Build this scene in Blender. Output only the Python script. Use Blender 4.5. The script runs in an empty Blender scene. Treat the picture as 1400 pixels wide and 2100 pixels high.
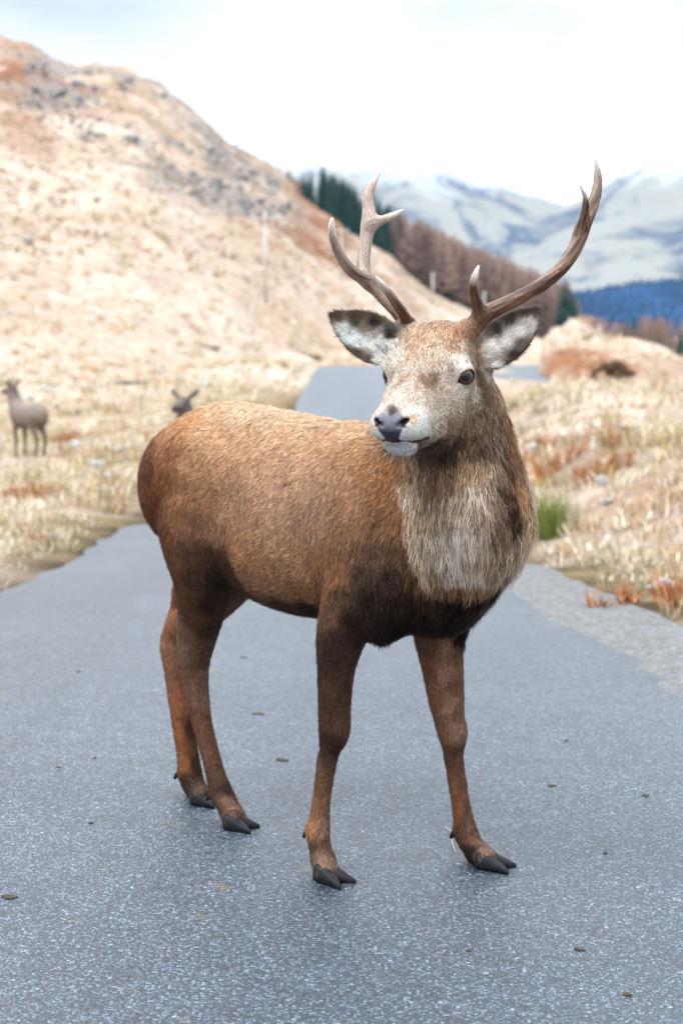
import bpy, bmesh, math, random
import numpy as np
from mathutils import Vector, Matrix
from mathutils.bvhtree import BVHTree

rng = np.random.default_rng(11)
random.seed(11)
scene = bpy.context.scene
col = scene.collection
R = math.radians

# ------------------------------------------------------------------ camera
FPX, HORIZON, CAM_H = 3500.0, 640.0, 1.4          # focal length in photo pixels (1400 x 2100)
PITCH = math.atan((1050 - HORIZON) / FPX)
cam_d = bpy.data.cameras.new('camera')
cam = bpy.data.objects.new('camera', cam_d)
col.objects.link(cam)
cam.location = (0, 0, CAM_H)
cam.rotation_euler = (R(90) - PITCH, 0, 0)
cam_d.sensor_fit = 'VERTICAL'
cam_d.sensor_height = 36
cam_d.lens = 36 * FPX / 2100
cam_d.clip_start = 0.05
cam_d.clip_end = 30000
cam_d.dof.use_dof = True
cam_d.dof.focus_distance = 3.98
cam_d.dof.aperture_fstop = 3.9
scene.camera = cam

# ------------------------------------------------------------------ sky and sun
world = bpy.data.worlds.new('World')
scene.world = world
world.use_nodes = True
SUN_EL, SUN_ROT = R(58), R(200)
def build_world():
    nt = world.node_tree
    nt.nodes.clear()
    N = nt.nodes.new
    L = nt.links.new
    sky = N('ShaderNodeTexSky'); sky.sky_type = 'NISHITA'; sky.sun_disc = False
    sky.sun_elevation = SUN_EL; sky.sun_rotation = SUN_ROT
    sky.air_density = 1.0; sky.dust_density = 2.0; sky.ozone_density = 1.0
    bg_sky = N('ShaderNodeBackground'); bg_sky.inputs['Strength'].default_value = 0.06
    L(sky.outputs[0], bg_sky.inputs['Color'])
    # overcast cloud deck: luminance follows the standard overcast sky, (1 + 2 sin elevation) / 3
    tc = N('ShaderNodeTexCoord')
    sep = N('ShaderNodeSeparateXYZ'); L(tc.outputs['Generated'], sep.inputs[0])
    mr = N('ShaderNodeMapRange'); mr.inputs['From Min'].default_value = 0; mr.inputs['From Max'].default_value = 1
    mr.inputs['To Min'].default_value = 0.62; mr.inputs['To Max'].default_value = 4.9
    L(sep.outputs['Z'], mr.inputs['Value'])
    mp = N('ShaderNodeMapping'); mp.inputs['Scale'].default_value = (3.2, 3.2, 8.0)
    mp.inputs['Location'].default_value = (4.1, 3.2, 1.3)
    L(tc.outputs['Generated'], mp.inputs[0])
    nz = N('ShaderNodeTexNoise'); nz.inputs['Scale'].default_value = 1.3; nz.inputs['Detail'].default_value = 5
    nz.inputs['Roughness'].default_value = 0.5
    L(mp.outputs[0], nz.inputs['Vector'])
    rp = N('ShaderNodeValToRGB')
    rp.color_ramp.elements[0].position = 0.36; rp.color_ramp.elements[0].color = (0.345, 0.375, 0.405, 1)
    rp.color_ramp.elements[1].position = 0.58; rp.color_ramp.elements[1].color = (0.56, 0.575, 0.585, 1)
    L(nz.outputs[0], rp.inputs[0])
    bg_c = N('ShaderNodeBackground')
    # thin whiter cloud towards the horizon
    hz = N('ShaderNodeMapRange'); hz.inputs['From Min'].default_value = 0.05; hz.inputs['From Max'].default_value = 0.168
    hz.inputs['To Min'].default_value = 1.0; hz.inputs['To Max'].default_value = 0.0
    L(sep.outputs['Z'], hz.inputs['Value'])
    mxh = N('ShaderNodeMix'); mxh.data_type = 'RGBA'; L(hz.outputs[0], mxh.inputs[0]); L(rp.outputs[0], mxh.inputs[6]); mxh.inputs[7].default_value = (1.08, 1.06, 1.02, 1)
    L(mxh.outputs[2], bg_c.inputs['Color'])
    L(mr.outputs[0], bg_c.inputs['Strength'])
    mix = N('ShaderNodeMixShader'); mix.inputs[0].default_value = 0.9
    L(bg_sky.outputs[0], mix.inputs[1]); L(bg_c.outputs[0], mix.inputs[2])
    out = N('ShaderNodeOutputWorld'); L(mix.outputs[0], out.inputs[0])
build_world()
sun_d = bpy.data.lights.new('sun', 'SUN')
sun_d.energy = 1.5; sun_d.angle = R(20); sun_d.color = (1.0, 0.97, 0.92)
sun = bpy.data.objects.new('sun', sun_d); col.objects.link(sun)
# light from behind-left of the camera, high
sun_dir = Vector((-0.45, -0.35, 1.0)).normalized()
sun.rotation_euler = sun_dir.to_track_quat('Z', 'Y').to_euler()
vs = scene.view_settings
vs.view_transform = 'Standard'; vs.look = 'None'; vs.gamma = 1.0; vs.use_curve_mapping = False
vs.exposure = 0.78
scene.cycles.use_denoising = True
scene.cycles.max_bounces = 6
scene.cycles.diffuse_bounces = 3
scene.cycles.volume_bounces = 0

# ------------------------------------------------------------------ helpers
_F = np.array([0, math.cos(PITCH), -math.sin(PITCH)]); _U = np.array([0, math.sin(PITCH), math.cos(PITCH)])
_X = np.array([1.0, 0, 0]); CAMP = np.array([0, 0, CAM_H])
def ray(px, py): return (px - 700) / FPX * _X + (1050 - py) / FPX * _U + _F
def at(px, py, Y):
    d = ray(px, py); return CAMP + d * (Y / d[1])
def on_ground(px, py, z=0.0):
    d = ray(px, py); return CAMP + d * ((z - CAM_H) / d[2])
def project(p):
    v = np.asarray(p, float) - CAMP; zz = v @ _F
    return np.stack([700 + FPX * (v @ _X) / zz, 1050 - FPX * (v @ _U) / zz], -1)
def nrm(v):
    v = np.asarray(v, float); return v / (np.linalg.norm(v, axis=-1, keepdims=True) + 1e-12)
def srgb(r, g, b):
    c = np.array([r, g, b], float) / 255
    return np.where(c <= 0.04045, c / 12.92, ((c + 0.055) / 1.055) ** 2.4)
def tag(o, label=None, cat=None, group=None, kind=None):
    if label: o['label'] = label
    if cat: o['category'] = cat
    if group: o['group'] = group
    if kind: o['kind'] = kind
    return o
def empty(name, loc):
    o = bpy.data.objects.new(name, None); col.objects.link(o); o.location = loc
    o.empty_display_size = 0.1
    return o
def mesh_np(name, V, F, smooth=True):
    """mesh from numpy arrays; F is (n,3) or (n,4)"""
    me = bpy.data.meshes.new(name)
    V = np.ascontiguousarray(V, np.float32); F = np.ascontiguousarray(F, np.int32)
    n, k = F.shape
    me.vertices.add(len(V)); me.vertices.foreach_set('co', V.ravel())
    me.loops.add(n * k); me.loops.foreach_set('vertex_index', F.ravel())
    me.polygons.add(n); me.polygons.foreach_set('loop_start', np.arange(0, n * k, k, dtype=np.int32))
    me.polygons.foreach_set('use_smooth', np.full(n, smooth, bool))
    me.update(calc_edges=True)
    return me
def add_attr(me, name, data, typ='FLOAT_COLOR', dom='POINT'):
    data = np.asarray(data, np.float32)
    a = me.attributes.new(name, typ, dom)
    if typ == 'FLOAT_COLOR':
        if data.shape[1] == 3: data = np.concatenate([data, np.ones((len(data), 1), np.float32)], 1)
        a.data.foreach_set('color', data.ravel())
    elif typ == 'FLOAT_VECTOR': a.data.foreach_set('vector', data.ravel())
    else: a.data.foreach_set('value', data.ravel())
def obj(name, me, mat=None, parent=None):
    if isinstance(me, bmesh.types.BMesh):
        m = bpy.data.meshes.new(name); me.to_mesh(m); me.free(); me = m
    o = bpy.data.objects.new(name, me); col.objects.link(o)
    if mat is not None and len(me.materials) == 0: me.materials.append(mat)
    if parent is not None: o.parent = parent
    return o
class NT:
    """small node-tree writer"""
    def __init__(s, name):
        s.m = bpy.data.materials.new(name); s.m.use_nodes = True
        s.t = s.m.node_tree; s.t.nodes.clear()
        s.out = s.n('ShaderNodeOutputMaterial')
    def n(s, typ, **kw):
        nd = s.t.nodes.new(typ)
        for k, v in kw.items():
            if k.startswith('i_'):
                nd.inputs[k[2:].replace('_', ' ')].default_value = v
            else: setattr(nd, k, v)
        return nd
    def l(s, a, b): s.t.links.new(a, b)
    def attr(s, name): return s.n('ShaderNodeAttribute', attribute_name=name)
    def noise(s, scale, detail=4, rough=0.55, vec=None, dist=0.0):
        nd = s.n('ShaderNodeTexNoise'); nd.inputs['Scale'].default_value = scale
        nd.inputs['Detail'].default_value = detail; nd.inputs['Roughness'].default_value = rough
        nd.inputs['Distortion'].default_value = dist
        if vec is not None: s.l(vec, nd.inputs['Vector'])
        return nd
    def ramp(s, fac, stops):
        r = s.n('ShaderNodeValToRGB'); cr = r.color_ramp
        while len(cr.elements) < len(stops): cr.elements.new(0.5)
        for e, (p, c) in zip(cr.elements, stops):
            e.position = p; e.color = (c, c, c, 1) if isinstance(c, (int, float)) else (*c[:3], 1)
        s.l(fac, r.inputs[0]); return r
    def mix(s, fac, a, b, blend='MIX'):
        m = s.n('ShaderNodeMix', data_type='RGBA', blend_type=blend)
        for src, i in ((fac, 0), (a, 6), (b, 7)):
            if isinstance(src, (int, float)): m.inputs[i].default_value = src if i == 0 else (src, src, src, 1)
            elif isinstance(src, (tuple, list, np.ndarray)): m.inputs[i].default_value = (*src[:3], 1)
            else: s.l(src, m.inputs[i])
        return m.outputs[2]
    def math(s, op, a, b=0.0):
        m = s.n('ShaderNodeMath', operation=op)
        for src, i in ((a, 0), (b, 1)):
            if isinstance(src, (int, float)): m.inputs[i].default_value = src
            else: s.l(src, m.inputs[i])
        return m.outputs[0]
    def bump(s, height, strength=0.3, dist=0.01, normal=None):
        b = s.n('ShaderNodeBump'); b.inputs['Strength'].default_value = strength; b.inputs['Distance'].default_value = dist
        s.l(height, b.inputs['Height'])
        if normal is not None: s.l(normal, b.inputs['Normal'])
        return b.outputs[0]
    def bsdf(s, color, rough=0.8, spec=0.3, normal=None, **kw):
        p = s.n('ShaderNodeBsdfPrincipled')
        if isinstance(color, (tuple, list, np.ndarray)): p.inputs['Base Color'].default_value = (*color[:3], 1)
        else: s.l(color, p.inputs['Base Color'])
        if isinstance(rough, (int, float)): p.inputs['Roughness'].default_value = rough
        else: s.l(rough, p.inputs['Roughness'])
        p.inputs['Specular IOR Level'].default_value = spec
        if normal is not None: s.l(normal, p.inputs['Normal'])
        for k, v in kw.items(): p.inputs[k.replace('_', ' ')].default_value = v
        s.l(p.outputs[0], s.out.inputs[0]); return p
    def pos(s): return s.n('ShaderNodeNewGeometry').outputs['Position']
    def objc(s): return s.n('ShaderNodeTexCoord').outputs['Object']

# value noise in numpy (for shapes and fur)
def hash3(ix, iy, iz, seed=0):
    h = (ix.astype(np.int64) * 374761393 + iy.astype(np.int64) * 668265263 + iz.astype(np.int64) * 2147483647 + seed * 974711) & 0xffffffff
    h = ((h ^ (h >> 13)) * 1274126177) & 0xffffffff
    return ((h ^ (h >> 16)) & 0xffff) / 65535.0
def vnoise(P, scale=1.0, seed=0):
    Q = np.asarray(P, float) * scale; I = np.floor(Q).astype(np.int64); f = Q - I; f = f * f * (3 - 2 * f)
    r = 0
    for dx in (0, 1):
        for dy in (0, 1):
            for dz in (0, 1):
                w = (f[..., 0] if dx else 1 - f[..., 0]) * (f[..., 1] if dy else 1 - f[..., 1]) * (f[..., 2] if dz else 1 - f[..., 2])
                r = r + w * hash3(I[..., 0] + dx, I[..., 1] + dy, I[..., 2] + dz, seed)
    return r
def fbm(P, scale=1.0, oct=4, seed=0, rough=0.5):
    r, a, t = 0, 1.0, 0
    for i in range(oct):
        r = r + a * vnoise(P, scale * 2 ** i, seed + i * 17); t += a; a *= rough
    return r / t

# ------------------------------------------------------------------ implicit surfaces
def smin(a, b, k):
    if k <= 0: return np.minimum(a, b)
    h = np.maximum(k - np.abs(a - b), 0) / k
    return np.minimum(a, b) - h * h * k * 0.25
class Sdf:
    """list of primitives; each = (lo, hi, function, blend, sign)"""
    def __init__(s): s.p = []
    def ell(s, c, r, frame=None, k=0.03, sub=False):
        c = np.asarray(c, float); r = np.asarray(r, float)
        fr = np.eye(3) if frame is None else np.asarray(frame, float)     # rows = axes
        ext = np.sqrt(((fr * r[:, None]) ** 2).sum(0))
        def f(P, c=c, r=r, fr=fr):
            q = (P - c.astype(P.dtype)) @ (fr.T / r).astype(P.dtype)
            k0 = np.sqrt(np.einsum('ij,ij->i', q, q)); q /= r.astype(P.dtype); k1 = np.sqrt(np.einsum('ij,ij->i', q, q)) + 1e-9
            return k0 * (k0 - 1) / k1
        s.p.append((c - ext, c + ext, f, k, sub)); return s
    def chain(s, pts, rad, k=0.03, ax=None, ratio=1.0, sub=False, fine=0, kc=None):
        pts = np.asarray(pts, float); rad = np.asarray(rad, float)
        if fine:
            pts, rad = smooth_path(pts, rad, fine)
        rm = rad.max() * max(1, ratio)
        kc = 0.2 * rad.mean() if kc is None else kc
        def f(P, pts=pts, rad=rad):
            d = np.full(len(P), 9.0, P.dtype)
            for a, b, r1, r2 in zip(pts[:-1], pts[1:], rad[:-1], rad[1:]):
                ab = (b - a).astype(P.dtype); L2 = ab @ ab + 1e-12
                mid = ((a + b) / 2).astype(P.dtype)
                q = P - mid
                lim = (math.sqrt(L2) / 2 + max(r1, r2) * max(1, ratio) + 0.05) ** 2
                i = np.nonzero(np.einsum('ij,ij->i', q, q) < lim)[0]
                if len(i) == 0: continue
                q = q[i]
                t = np.clip(q @ ab / L2, -0.5, 0.5)
                v = q - t[:, None] * ab
                if ax is not None: v = v + (v @ ax)[:, None] * ax * (1 / ratio - 1)
                d[i] = smin(d[i], np.sqrt(np.einsum('ij,ij->i', v, v)) - (r1 + (r2 - r1) * (t + 0.5)), kc)
            return d
        s.p.append((pts.min(0) - rm, pts.max(0) + rm, f, k, sub)); return s
    def custom(s, lo, hi, f, k=0.02, sub=False):
        s.p.append((np.asarray(lo, float), np.asarray(hi, float), f, k, sub)); return s
    def eval(s, P, pad):
        P = np.ascontiguousarray(P, np.float32)
        d = np.full(len(P), 1.0, np.float32)
        for lo, hi, f, k, sub in s.p:
            m = np.all((P > lo - pad - k) & (P < hi + pad + k), axis=1)
            idx = np.nonzero(m)[0]
            if len(idx) == 0: continue
            v = f(P[idx])
            if sub: d[idx] = -smin(-d[idx], v, k)
            else: d[idx] = smin(d[idx], v, k)
        return d
def smooth_path(pts, rad, n):
    """Catmull-Rom resample"""
    pts = np.asarray(pts, float); rad = np.asarray(rad, float)
    A = np.concatenate([pts, rad[:, None]], 1)
    A = np.concatenate([2 * A[:1] - A[1:2], A, 2 * A[-1:] - A[-2:-1]])
    o = []
    for i in range(1, len(A) - 2):
        p0, p1, p2, p3 = A[i - 1:i + 3]
        for t in np.arange(n) / n:
            o.append(0.5 * (2 * p1 + (p2 - p0) * t + (2 * p0 - 5 * p1 + 4 * p2 - p3) * t * t + (3 * p1 - p0 - 3 * p2 + p3) * t ** 3))
    o.append(A[-2]); o = np.array(o)
    return o[:, :3], np.maximum(o[:, 3], 1e-4)
def axis_steps(lo, hi, h, fine=None):
    """coordinates from lo to hi with step h, and a finer step inside the interval fine=(a, b, hf); blocks of 4"""
    segs = [(lo, hi, h)] if fine is None else [(lo, fine[0], h), (fine[0], fine[1], fine[2]), (fine[1], hi, h)]
    xs = []
    for a, b, s in segs:
        n = max(4, int(math.ceil((b - a) / s / 4)) * 4)
        xs.append(np.linspace(a, b, n, endpoint=False))
    xs.append([hi]); return np.concatenate(xs)
def surface(sdf, h, fine=None, smooth=2):
    """sparse evaluation on a rectilinear grid, then surface nets; returns V, F(quads)"""
    lo = np.min([p[0] for p in sdf.p if not p[4]], 0) - 3 * h; hi = np.max([p[1] for p in sdf.p if not p[4]], 0) + 3 * h
    ax = [axis_steps(lo[i], hi[i], h, None if fine is None else fine[i]) for i in range(3)]
    n = [len(a) for a in ax]
    cax = [a[::4] for a in ax]
    g = np.stack(np.meshgrid(*cax, indexing='ij'), -1)
    cs = g.shape[:3]
    h0 = 4 * h
    dc = sdf.eval(g.reshape(-1, 3), 2.2 * h0).reshape(cs)
    act = (np.abs(dc) < h0 * 1.9)
    # blocks whose any corner is near the surface
    blk = np.zeros([c - 1 for c in cs], bool)
    for a in (0, 1):
        for b in (0, 1):
            for c in (0, 1):
                blk |= act[a:cs[0] - 1 + a, b:cs[1] - 1 + b, c:cs[2] - 1 + c]
    D = np.repeat(np.repeat(np.repeat(dc, 4, 0)[:n[0]], 4, 1)[:, :n[1]], 4, 2)[:, :, :n[2]].astype(np.float32)
    need = np.zeros(n, bool)
    bi = np.argwhere(blk)
    for a in range(5):
        for b in range(5):
            for c in range(5):
                need[bi[:, 0] * 4 + a, bi[:, 1] * 4 + b, bi[:, 2] * 4 + c] = True
    ii = np.argwhere(need)
    P = np.stack([ax[k][ii[:, k]] for k in range(3)], 1)
    D[ii[:, 0], ii[:, 1], ii[:, 2]] = sdf.eval(P, 2.2 * h0)
    S = D < 0
    m = [k - 1 for k in n]
    cnt = np.zeros(m, np.int8)
    for a in (0, 1):
        for b in (0, 1):
            for c in (0, 1):
                cnt += S[a:m[0] + a, b:m[1] + b, c:m[2] + c]
    cells = np.argwhere((cnt > 0) & (cnt < 8))
    idm = np.full(m, -1, np.int32); idm[cells[:, 0], cells[:, 1], cells[:, 2]] = np.arange(len(cells))
    acc = np.zeros((len(cells), 3)); w = np.zeros(len(cells))
    corners = [(a, b, c) for a in (0, 1) for b in (0, 1) for c in (0, 1)]
    for i, p in enumerate(corners):
        for q in corners[i + 1:]:
            if sum(abs(x - y) for x, y in zip(p, q)) != 1: continue
            ia = cells + p; ib = cells + q
            da = D[ia[:, 0], ia[:, 1], ia[:, 2]]; db = D[ib[:, 0], ib[:, 1], ib[:, 2]]
            x = (da < 0) != (db < 0)
            t = np.where(x, da / (da - db + 1e-12 * (da == db)), 0)
            pa = np.stack([ax[k][ia[:, k]] for k in range(3)], 1); pb = np.stack([ax[k][ib[:, k]] for k in range(3)], 1)
            acc += np.where(x[:, None], pa + (pb - pa) * t[:, None], 0); w += x
    V = acc / w[:, None]
    Fs = []
    for k in range(3):
        o1, o2 = [(1, 2), (2, 0), (0, 1)][k]
        sl0 = [slice(1, m[i]) for i in range(3)]; sl1 = [slice(1, m[i]) for i in range(3)]
        sl0[k] = slice(0, m[k]); sl1[k] = slice(1, m[k] + 1)
        A = S[tuple(sl0)]; Bq = S[tuple(sl1)]
        e = np.argwhere(A != Bq)
        base = e + 1; base[:, k] = e[:, k]
        inside = A[e[:, 0], e[:, 1], e[:, 2]]
        def cell(d1, d2):
            c = base.copy(); c[:, o1] += d1; c[:, o2] += d2
            return idm[c[:, 0], c[:, 1], c[:, 2]]
        q = np.stack([cell(-1, -1), cell(0, -1), cell(0, 0), cell(-1, 0)], 1)
        q[~inside] = q[~inside][:, ::-1]
        Fs.append(q)
    F = np.concatenate(Fs); F = F[(F >= 0).all(1)]
    for _ in range(smooth):
        s = np.zeros_like(V); c = np.zeros(len(V))
        for i in range(4):
            a, b = F[:, i], F[:, (i + 1) % 4]
            for j in range(3): s[:, j] += np.bincount(a, V[b, j], len(V)) + np.bincount(b, V[a, j], len(V))
            c += np.bincount(a, minlength=len(V)) + np.bincount(b, minlength=len(V))
        V = 0.5 * V + 0.5 * s / np.maximum(c, 1)[:, None]
    return V, F
def vnormals(V, F):
    n = np.cross(V[F[:, 2]] - V[F[:, 0]], V[F[:, 3]] - V[F[:, 1]])
    N = np.zeros_like(V)
    for i in range(4):
        for j in range(3): N[:, j] += np.bincount(F[:, i], n[:, j], len(V))
    return nrm(N)
# ------------------------------------------------------------------ land: heights
def lin(x, pts):
    pts = np.asarray(pts, float); return np.interp(x, pts[:, 0], pts[:, 1])
def sstep(a, b, x):
    t = np.clip((x - a) / (b - a), 0, 1); return t * t * (3 - 2 * t)
ROAD_Z = [(-40, 0), (5.2, 0), (6.5, -.06), (9, -.27), (14, -.66), (20, -1.05), (26, -1.2), (33, -1.08), (40, -.83), (50, -.60), (57, -.50), (62, -.52), (70, -1.0), (78, -2.0), (86, -2.35), (96, -2.2), (110, -1.75), (125, -1.3), (150, -1.5), (190, -2.9), (205, -3.4), (230, -4.6), (270, -8.0), (320, -13.0)]
ROAD_C = [(-40, -.75), (0, -.5), (8, -.48), (14, -.6), (20, -.72), (25, -.62), (31, -.2), (36, .25), (41, .58), (50, .78), (60, .9), (68, 2.2), (76, 5.2), (84, 8.2), (92, 9.6), (102, 10.0), (112, 11.5), (122, 15.0), (135, 18.0), (160, 21.3), (205, 28.4), (260, 37), (320, 47)]
ROAD_HW = 1.72
_yy = np.linspace(-40, 320, 1441)
def _soft(pts, n=21):
    v = lin(_yy, pts); k = np.hanning(n); k /= k.sum()
    return np.convolve(np.pad(v, n // 2, mode='edge'), k, 'valid')
_rz = _soft(ROAD_Z, 13); _rc = _soft(ROAD_C, 25)
def road_z(Y): return np.interp(Y, _yy, _rz)
def road_c(Y): return np.interp(Y, _yy, _rc)
# crest of the hill on the left: (photo x, photo y) and its distance
RIDGE = [(-900, -60), (-400, 20), (0, 92), (60, 106), (120, 134), (150, 143), (230, 140), (290, 163), (340, 193), (400, 235), (450, 283), (480, 308), (554, 345), (603, 386), (625, 416), (658, 438), (696, 460), (712, 482), (740, 496), (800, 527), (833, 562), (881, 600), (960, 634), (1010, 658), (1080, 690), (1160, 735), (1250, 775), (1400, 800), (2600, 790)]
RIDGE_D = [(-900, 330), (0, 380), (300, 400), (480, 420), (640, 440), (800, 470), (960, 480), (1100, 470), (2600, 470)]
FOOT_D = [(-900, 45), (0, 55), (300, 62), (480, 75), (600, 95), (700, 120), (800, 170), (900, 240), (1000, 330), (1100, 400), (2600, 420)]
FOOT_Z = [(-900, -1.2), (0, -1.2), (300, -.9), (500, -.4), (640, -.6), (800, -2.0), (1000, -4.0), (1080, -9.0), (1180, -16.0), (2600, -17.0)]
def lay_by(Y): return lin(Y, [(3, .5), (9, .5), (13, .38), (16, .1), (17.5, 0)])
def land_z(X, Y):
    X = np.asarray(X, float); Y = np.asarray(Y, float)
    P = np.stack([X, Y, 0 * X], -1)
    Ys = np.maximum(Y, 1.0)
    az = 700 + FPX * X / np.maximum(Ys, 8)
    # near ground: left of the road a hollow with stones, right a level bank
    dl = road_c(Y) - ROAD_HW - X; dr = X - (road_c(Y) + ROAD_HW) - lay_by(Y)
    rz = road_z(Y)
    left = rz + .10 * sstep(.1, .9, dl) - lin(Y, [(0, 0), (8, .05), (14, .15), (22, .35), (32, .55), (45, .45), (70, 0)]) * sstep(1.0, 4.5, dl) + .02 * np.clip(dl - 6, 0, 60)
    bank = lin(Y, [(-40, .12), (5, .10), (8, -.10), (12, -.16), (16, -.12), (22, -.02), (28, .04), (33, -.1), (42, -.9), (60, -2.0), (80, -2.35), (110, -2.6), (140, -4.0), (180, -7), (300, -13)])
    right = rz + (bank - rz) * sstep(.15, 2.6, dr)
    # knoll beyond the bank on the right
    d2 = (X - 17.2) ** 2 / 5.2 ** 2 + (Y - 118) ** 2 / 22 ** 2
    right = right + 2.5 * np.exp(-d2 * .9)
    d3 = (X - 13.2) ** 2 / 2.6 ** 2 + (Y - 98) ** 2 / 9 ** 2
    right = right + .75 * np.exp(-d3)
    base = np.where(dl > 0, left, np.where(dr > 0, right, rz))
    # the big hill
    pr = lin(az, RIDGE); d1 = lin(az, RIDGE_D); d0 = lin(az, FOOT_D); z0 = lin(az, FOOT_Z)
    z1 = CAM_H + (HORIZON - pr) / FPX * d1
    t = (Y - d0) / (d1 - d0); tc = np.clip(t, 0, 1)
    hill = z0 + (z1 - z0) * (.80 * tc + .20 * tc * tc) - np.clip(t - 1, 0, 9) * (d1 - d0) * .08
    wmix = sstep(-.22, .12, t)
    z = base * (1 - wmix) + hill * wmix
    # bumps
    off = np.maximum(np.maximum(dl, dr), 0)
    amp = sstep(.15, 1.5, off) * lin(Y, [(0, .06), (10, .10), (25, .22), (60, .35), (120, 1.2), (300, 4.4), (480, 3.4)])
    amp = amp * np.where((dr > 0) & (Y > 45), .4, 1)
    z = z + amp * (fbm(P, .55, 4, 3) - .5) * np.where(Y > 60, 0, 1) * 1.1 + sstep(55, 90, Y) * (fbm(P, .22, 4, 14, .6) - .5) * 1.3 + amp * (fbm(P, .06, 5, 8, .58) - .5) * np.where(Y > 30, 1, .35) * 1.6
    edge = sstep(.02, .25, off)
    z = z + edge * .05 * (fbm(P, 5.0, 3, 12) - .3) * np.where(Y < 60, 1, 0) - .035 * (1 - sstep(0, .12, off))
    return z
def rag(Y, side): return (fbm(np.stack([Y, Y * 0 + side * 9.3, Y * 0], -1), 1.6, 4, 5) - .5) * .22
# ------------------------------------------------------------------ land: materials
def mat_ground():
    m = NT('moor_ground'); p = m.pos()
    c = m.attr('col')
    mp = m.n('ShaderNodeMapping'); mp.inputs['Scale'].default_value = (1, .45, 1); m.l(p, mp.inputs[0])
    n1 = m.noise(1.7, 6, .62, p); n2 = m.noise(14, 5, .65, p); n3 = m.noise(.16, 6, .6, mp.outputs[0])
    c1 = m.mix(m.ramp(n1.outputs[0], [(.34, .0), (.66, 1.0)]).outputs[0], m.mix(1.0, c.outputs['Color'], (.62, .58, .52), 'MULTIPLY'), m.mix(1.0, c.outputs['Color'], (1.12, 1.10, 1.08), 'MULTIPLY'))
    c2 = m.mix(m.ramp(n2.outputs[0], [(.3, .35), (.62, 1.0)]).outputs[0], m.mix(1.0, c1, .6, 'MULTIPLY'), c1)
    c3 = m.mix(m.ramp(n3.outputs[0], [(.36, .0), (.62, 1.0)]).outputs[0], m.mix(1.0, c2, (.86, .80, .72), 'MULTIPLY'), c2)
    m.bsdf(c3, .95, .1, m.bump(n2.outputs[0], .5, .05)); return m.m
def mat_road():
    m = NT('asphalt'); p = m.pos()
    v = m.n('ShaderNodeTexVoronoi'); v.inputs['Scale'].default_value = 145; m.l(p, v.inputs['Vector'])
    vb = m.n('ShaderNodeTexVoronoi'); vb.inputs['Scale'].default_value = 84; m.l(p, vb.inputs['Vector'])
    rnd = m.n('ShaderNodeSeparateColor'); m.l(v.outputs['Color'], rnd.inputs[0])
    rnb = m.n('ShaderNodeSeparateColor'); m.l(vb.outputs['Color'], rnb.inputs[0])
    big = m.noise(.9, 5, .6, p); mid = m.noise(9, 4, .6, p); fine = m.noise(300, 3, .7, p)
    # stone chips of many greys in dark binder
    chip = m.ramp(rnd.outputs[0], [(.0, (.042, .048, .058)), (.35, (.070, .080, .093)), (.70, (.112, .126, .142)), (.90, (.18, .20, .22)), (1.0, (.30, .325, .35))])
    chipb = m.ramp(rnb.outputs[1], [(.0, (.075, .084, .096)), (.6, (.14, .155, .175)), (.9, (.22, .24, .265)), (1.0, (.36, .385, .405))])
    edge = m.ramp(v.outputs['Distance'], [(.40, 1.0), (.62, .0)])
    c = m.mix(edge.outputs[0], (.032, .036, .044), chip.outputs[0])
    sel = m.ramp(rnb.outputs[0], [(.78, 0.0), (.82, 1.0)])
    edgeb = m.ramp(vb.outputs['Distance'], [(.30, 1.0), (.46, .0)])
    c = m.mix(m.math('MULTIPLY', sel.outputs[0], edgeb.outputs[0]), c, chipb.outputs[0])
    c = m.mix(1.0, c, m.ramp(big.outputs[0], [(.3, (.60, .75, .92)), (.7, (.84, .98, 1.14))]).outputs[0], 'MULTIPLY')
    c = m.mix(1.0, c, m.ramp(mid.outputs[0], [(.32, .84), (.68, 1.12)]).outputs[0], 'MULTIPLY')
    # polished wheel tracks and old damp stains running along the road
    trk = m.n('ShaderNodeMapping'); trk.inputs['Scale'].default_value = (1.25, .05, 1); m.l(p, trk.inputs[0])
    tn = m.noise(1.0, 4, .6, trk.outputs[0]); c = m.mix(1.0, c, m.ramp(tn.outputs[0], [(.36, (.84, .85, .87)), (.60, (1.08, 1.08, 1.07))]).outputs[0], 'MULTIPLY')
    stn = m.noise(1.9, 6, .7, p, 1.2); c = m.mix(m.ramp(stn.outputs[0], [(.60, 0.0), (.72, .45)]).outputs[0], c, m.mix(1.0, c, (.66, .64, .62), 'MULTIPLY'))
    # brown mud flecks
    mudn = m.noise(7.5, 4, .5, p, .3); mud = m.ramp(mudn.outputs[0], [(.67, 0.0), (.75, .5)])
    c = m.mix(mud.outputs[0], c, (.13, .085, .05))
    h = m.math('SUBTRACT', m.math('MULTIPLY', fine.outputs[0], .25), v.outputs['Distance'])
    m.bsdf(c, m.ramp(rnd.outputs[1], [(0, .27), (1, .52)]).outputs[0], .6, m.bump(h, .40, .006)); return m.m
def mat_gravel():
    m = NT('gravel'); p = m.pos()
    v = m.n('ShaderNodeTexVoronoi'); v.inputs['Scale'].default_value = 75; m.l(p, v.inputs['Vector'])
    r = m.n('ShaderNodeSeparateColor'); m.l(v.outputs['Color'], r.inputs[0])
    n = m.noise(11, 6, .75, p, .5)
    c = m.ramp(r.outputs[0], [(0, (.09, .095, .10)), (.5, (.145, .155, .165)), (1, (.25, .265, .28))])
    c2 = m.mix(m.ramp(n.outputs[0], [(.42, 0.0), (.66, .6)]).outputs[0], c.outputs[0], (.11, .09, .07))
    m.bsdf(c2, .9, .1, m.bump(v.outputs['Distance'], .25, .008)); return m.m
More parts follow.
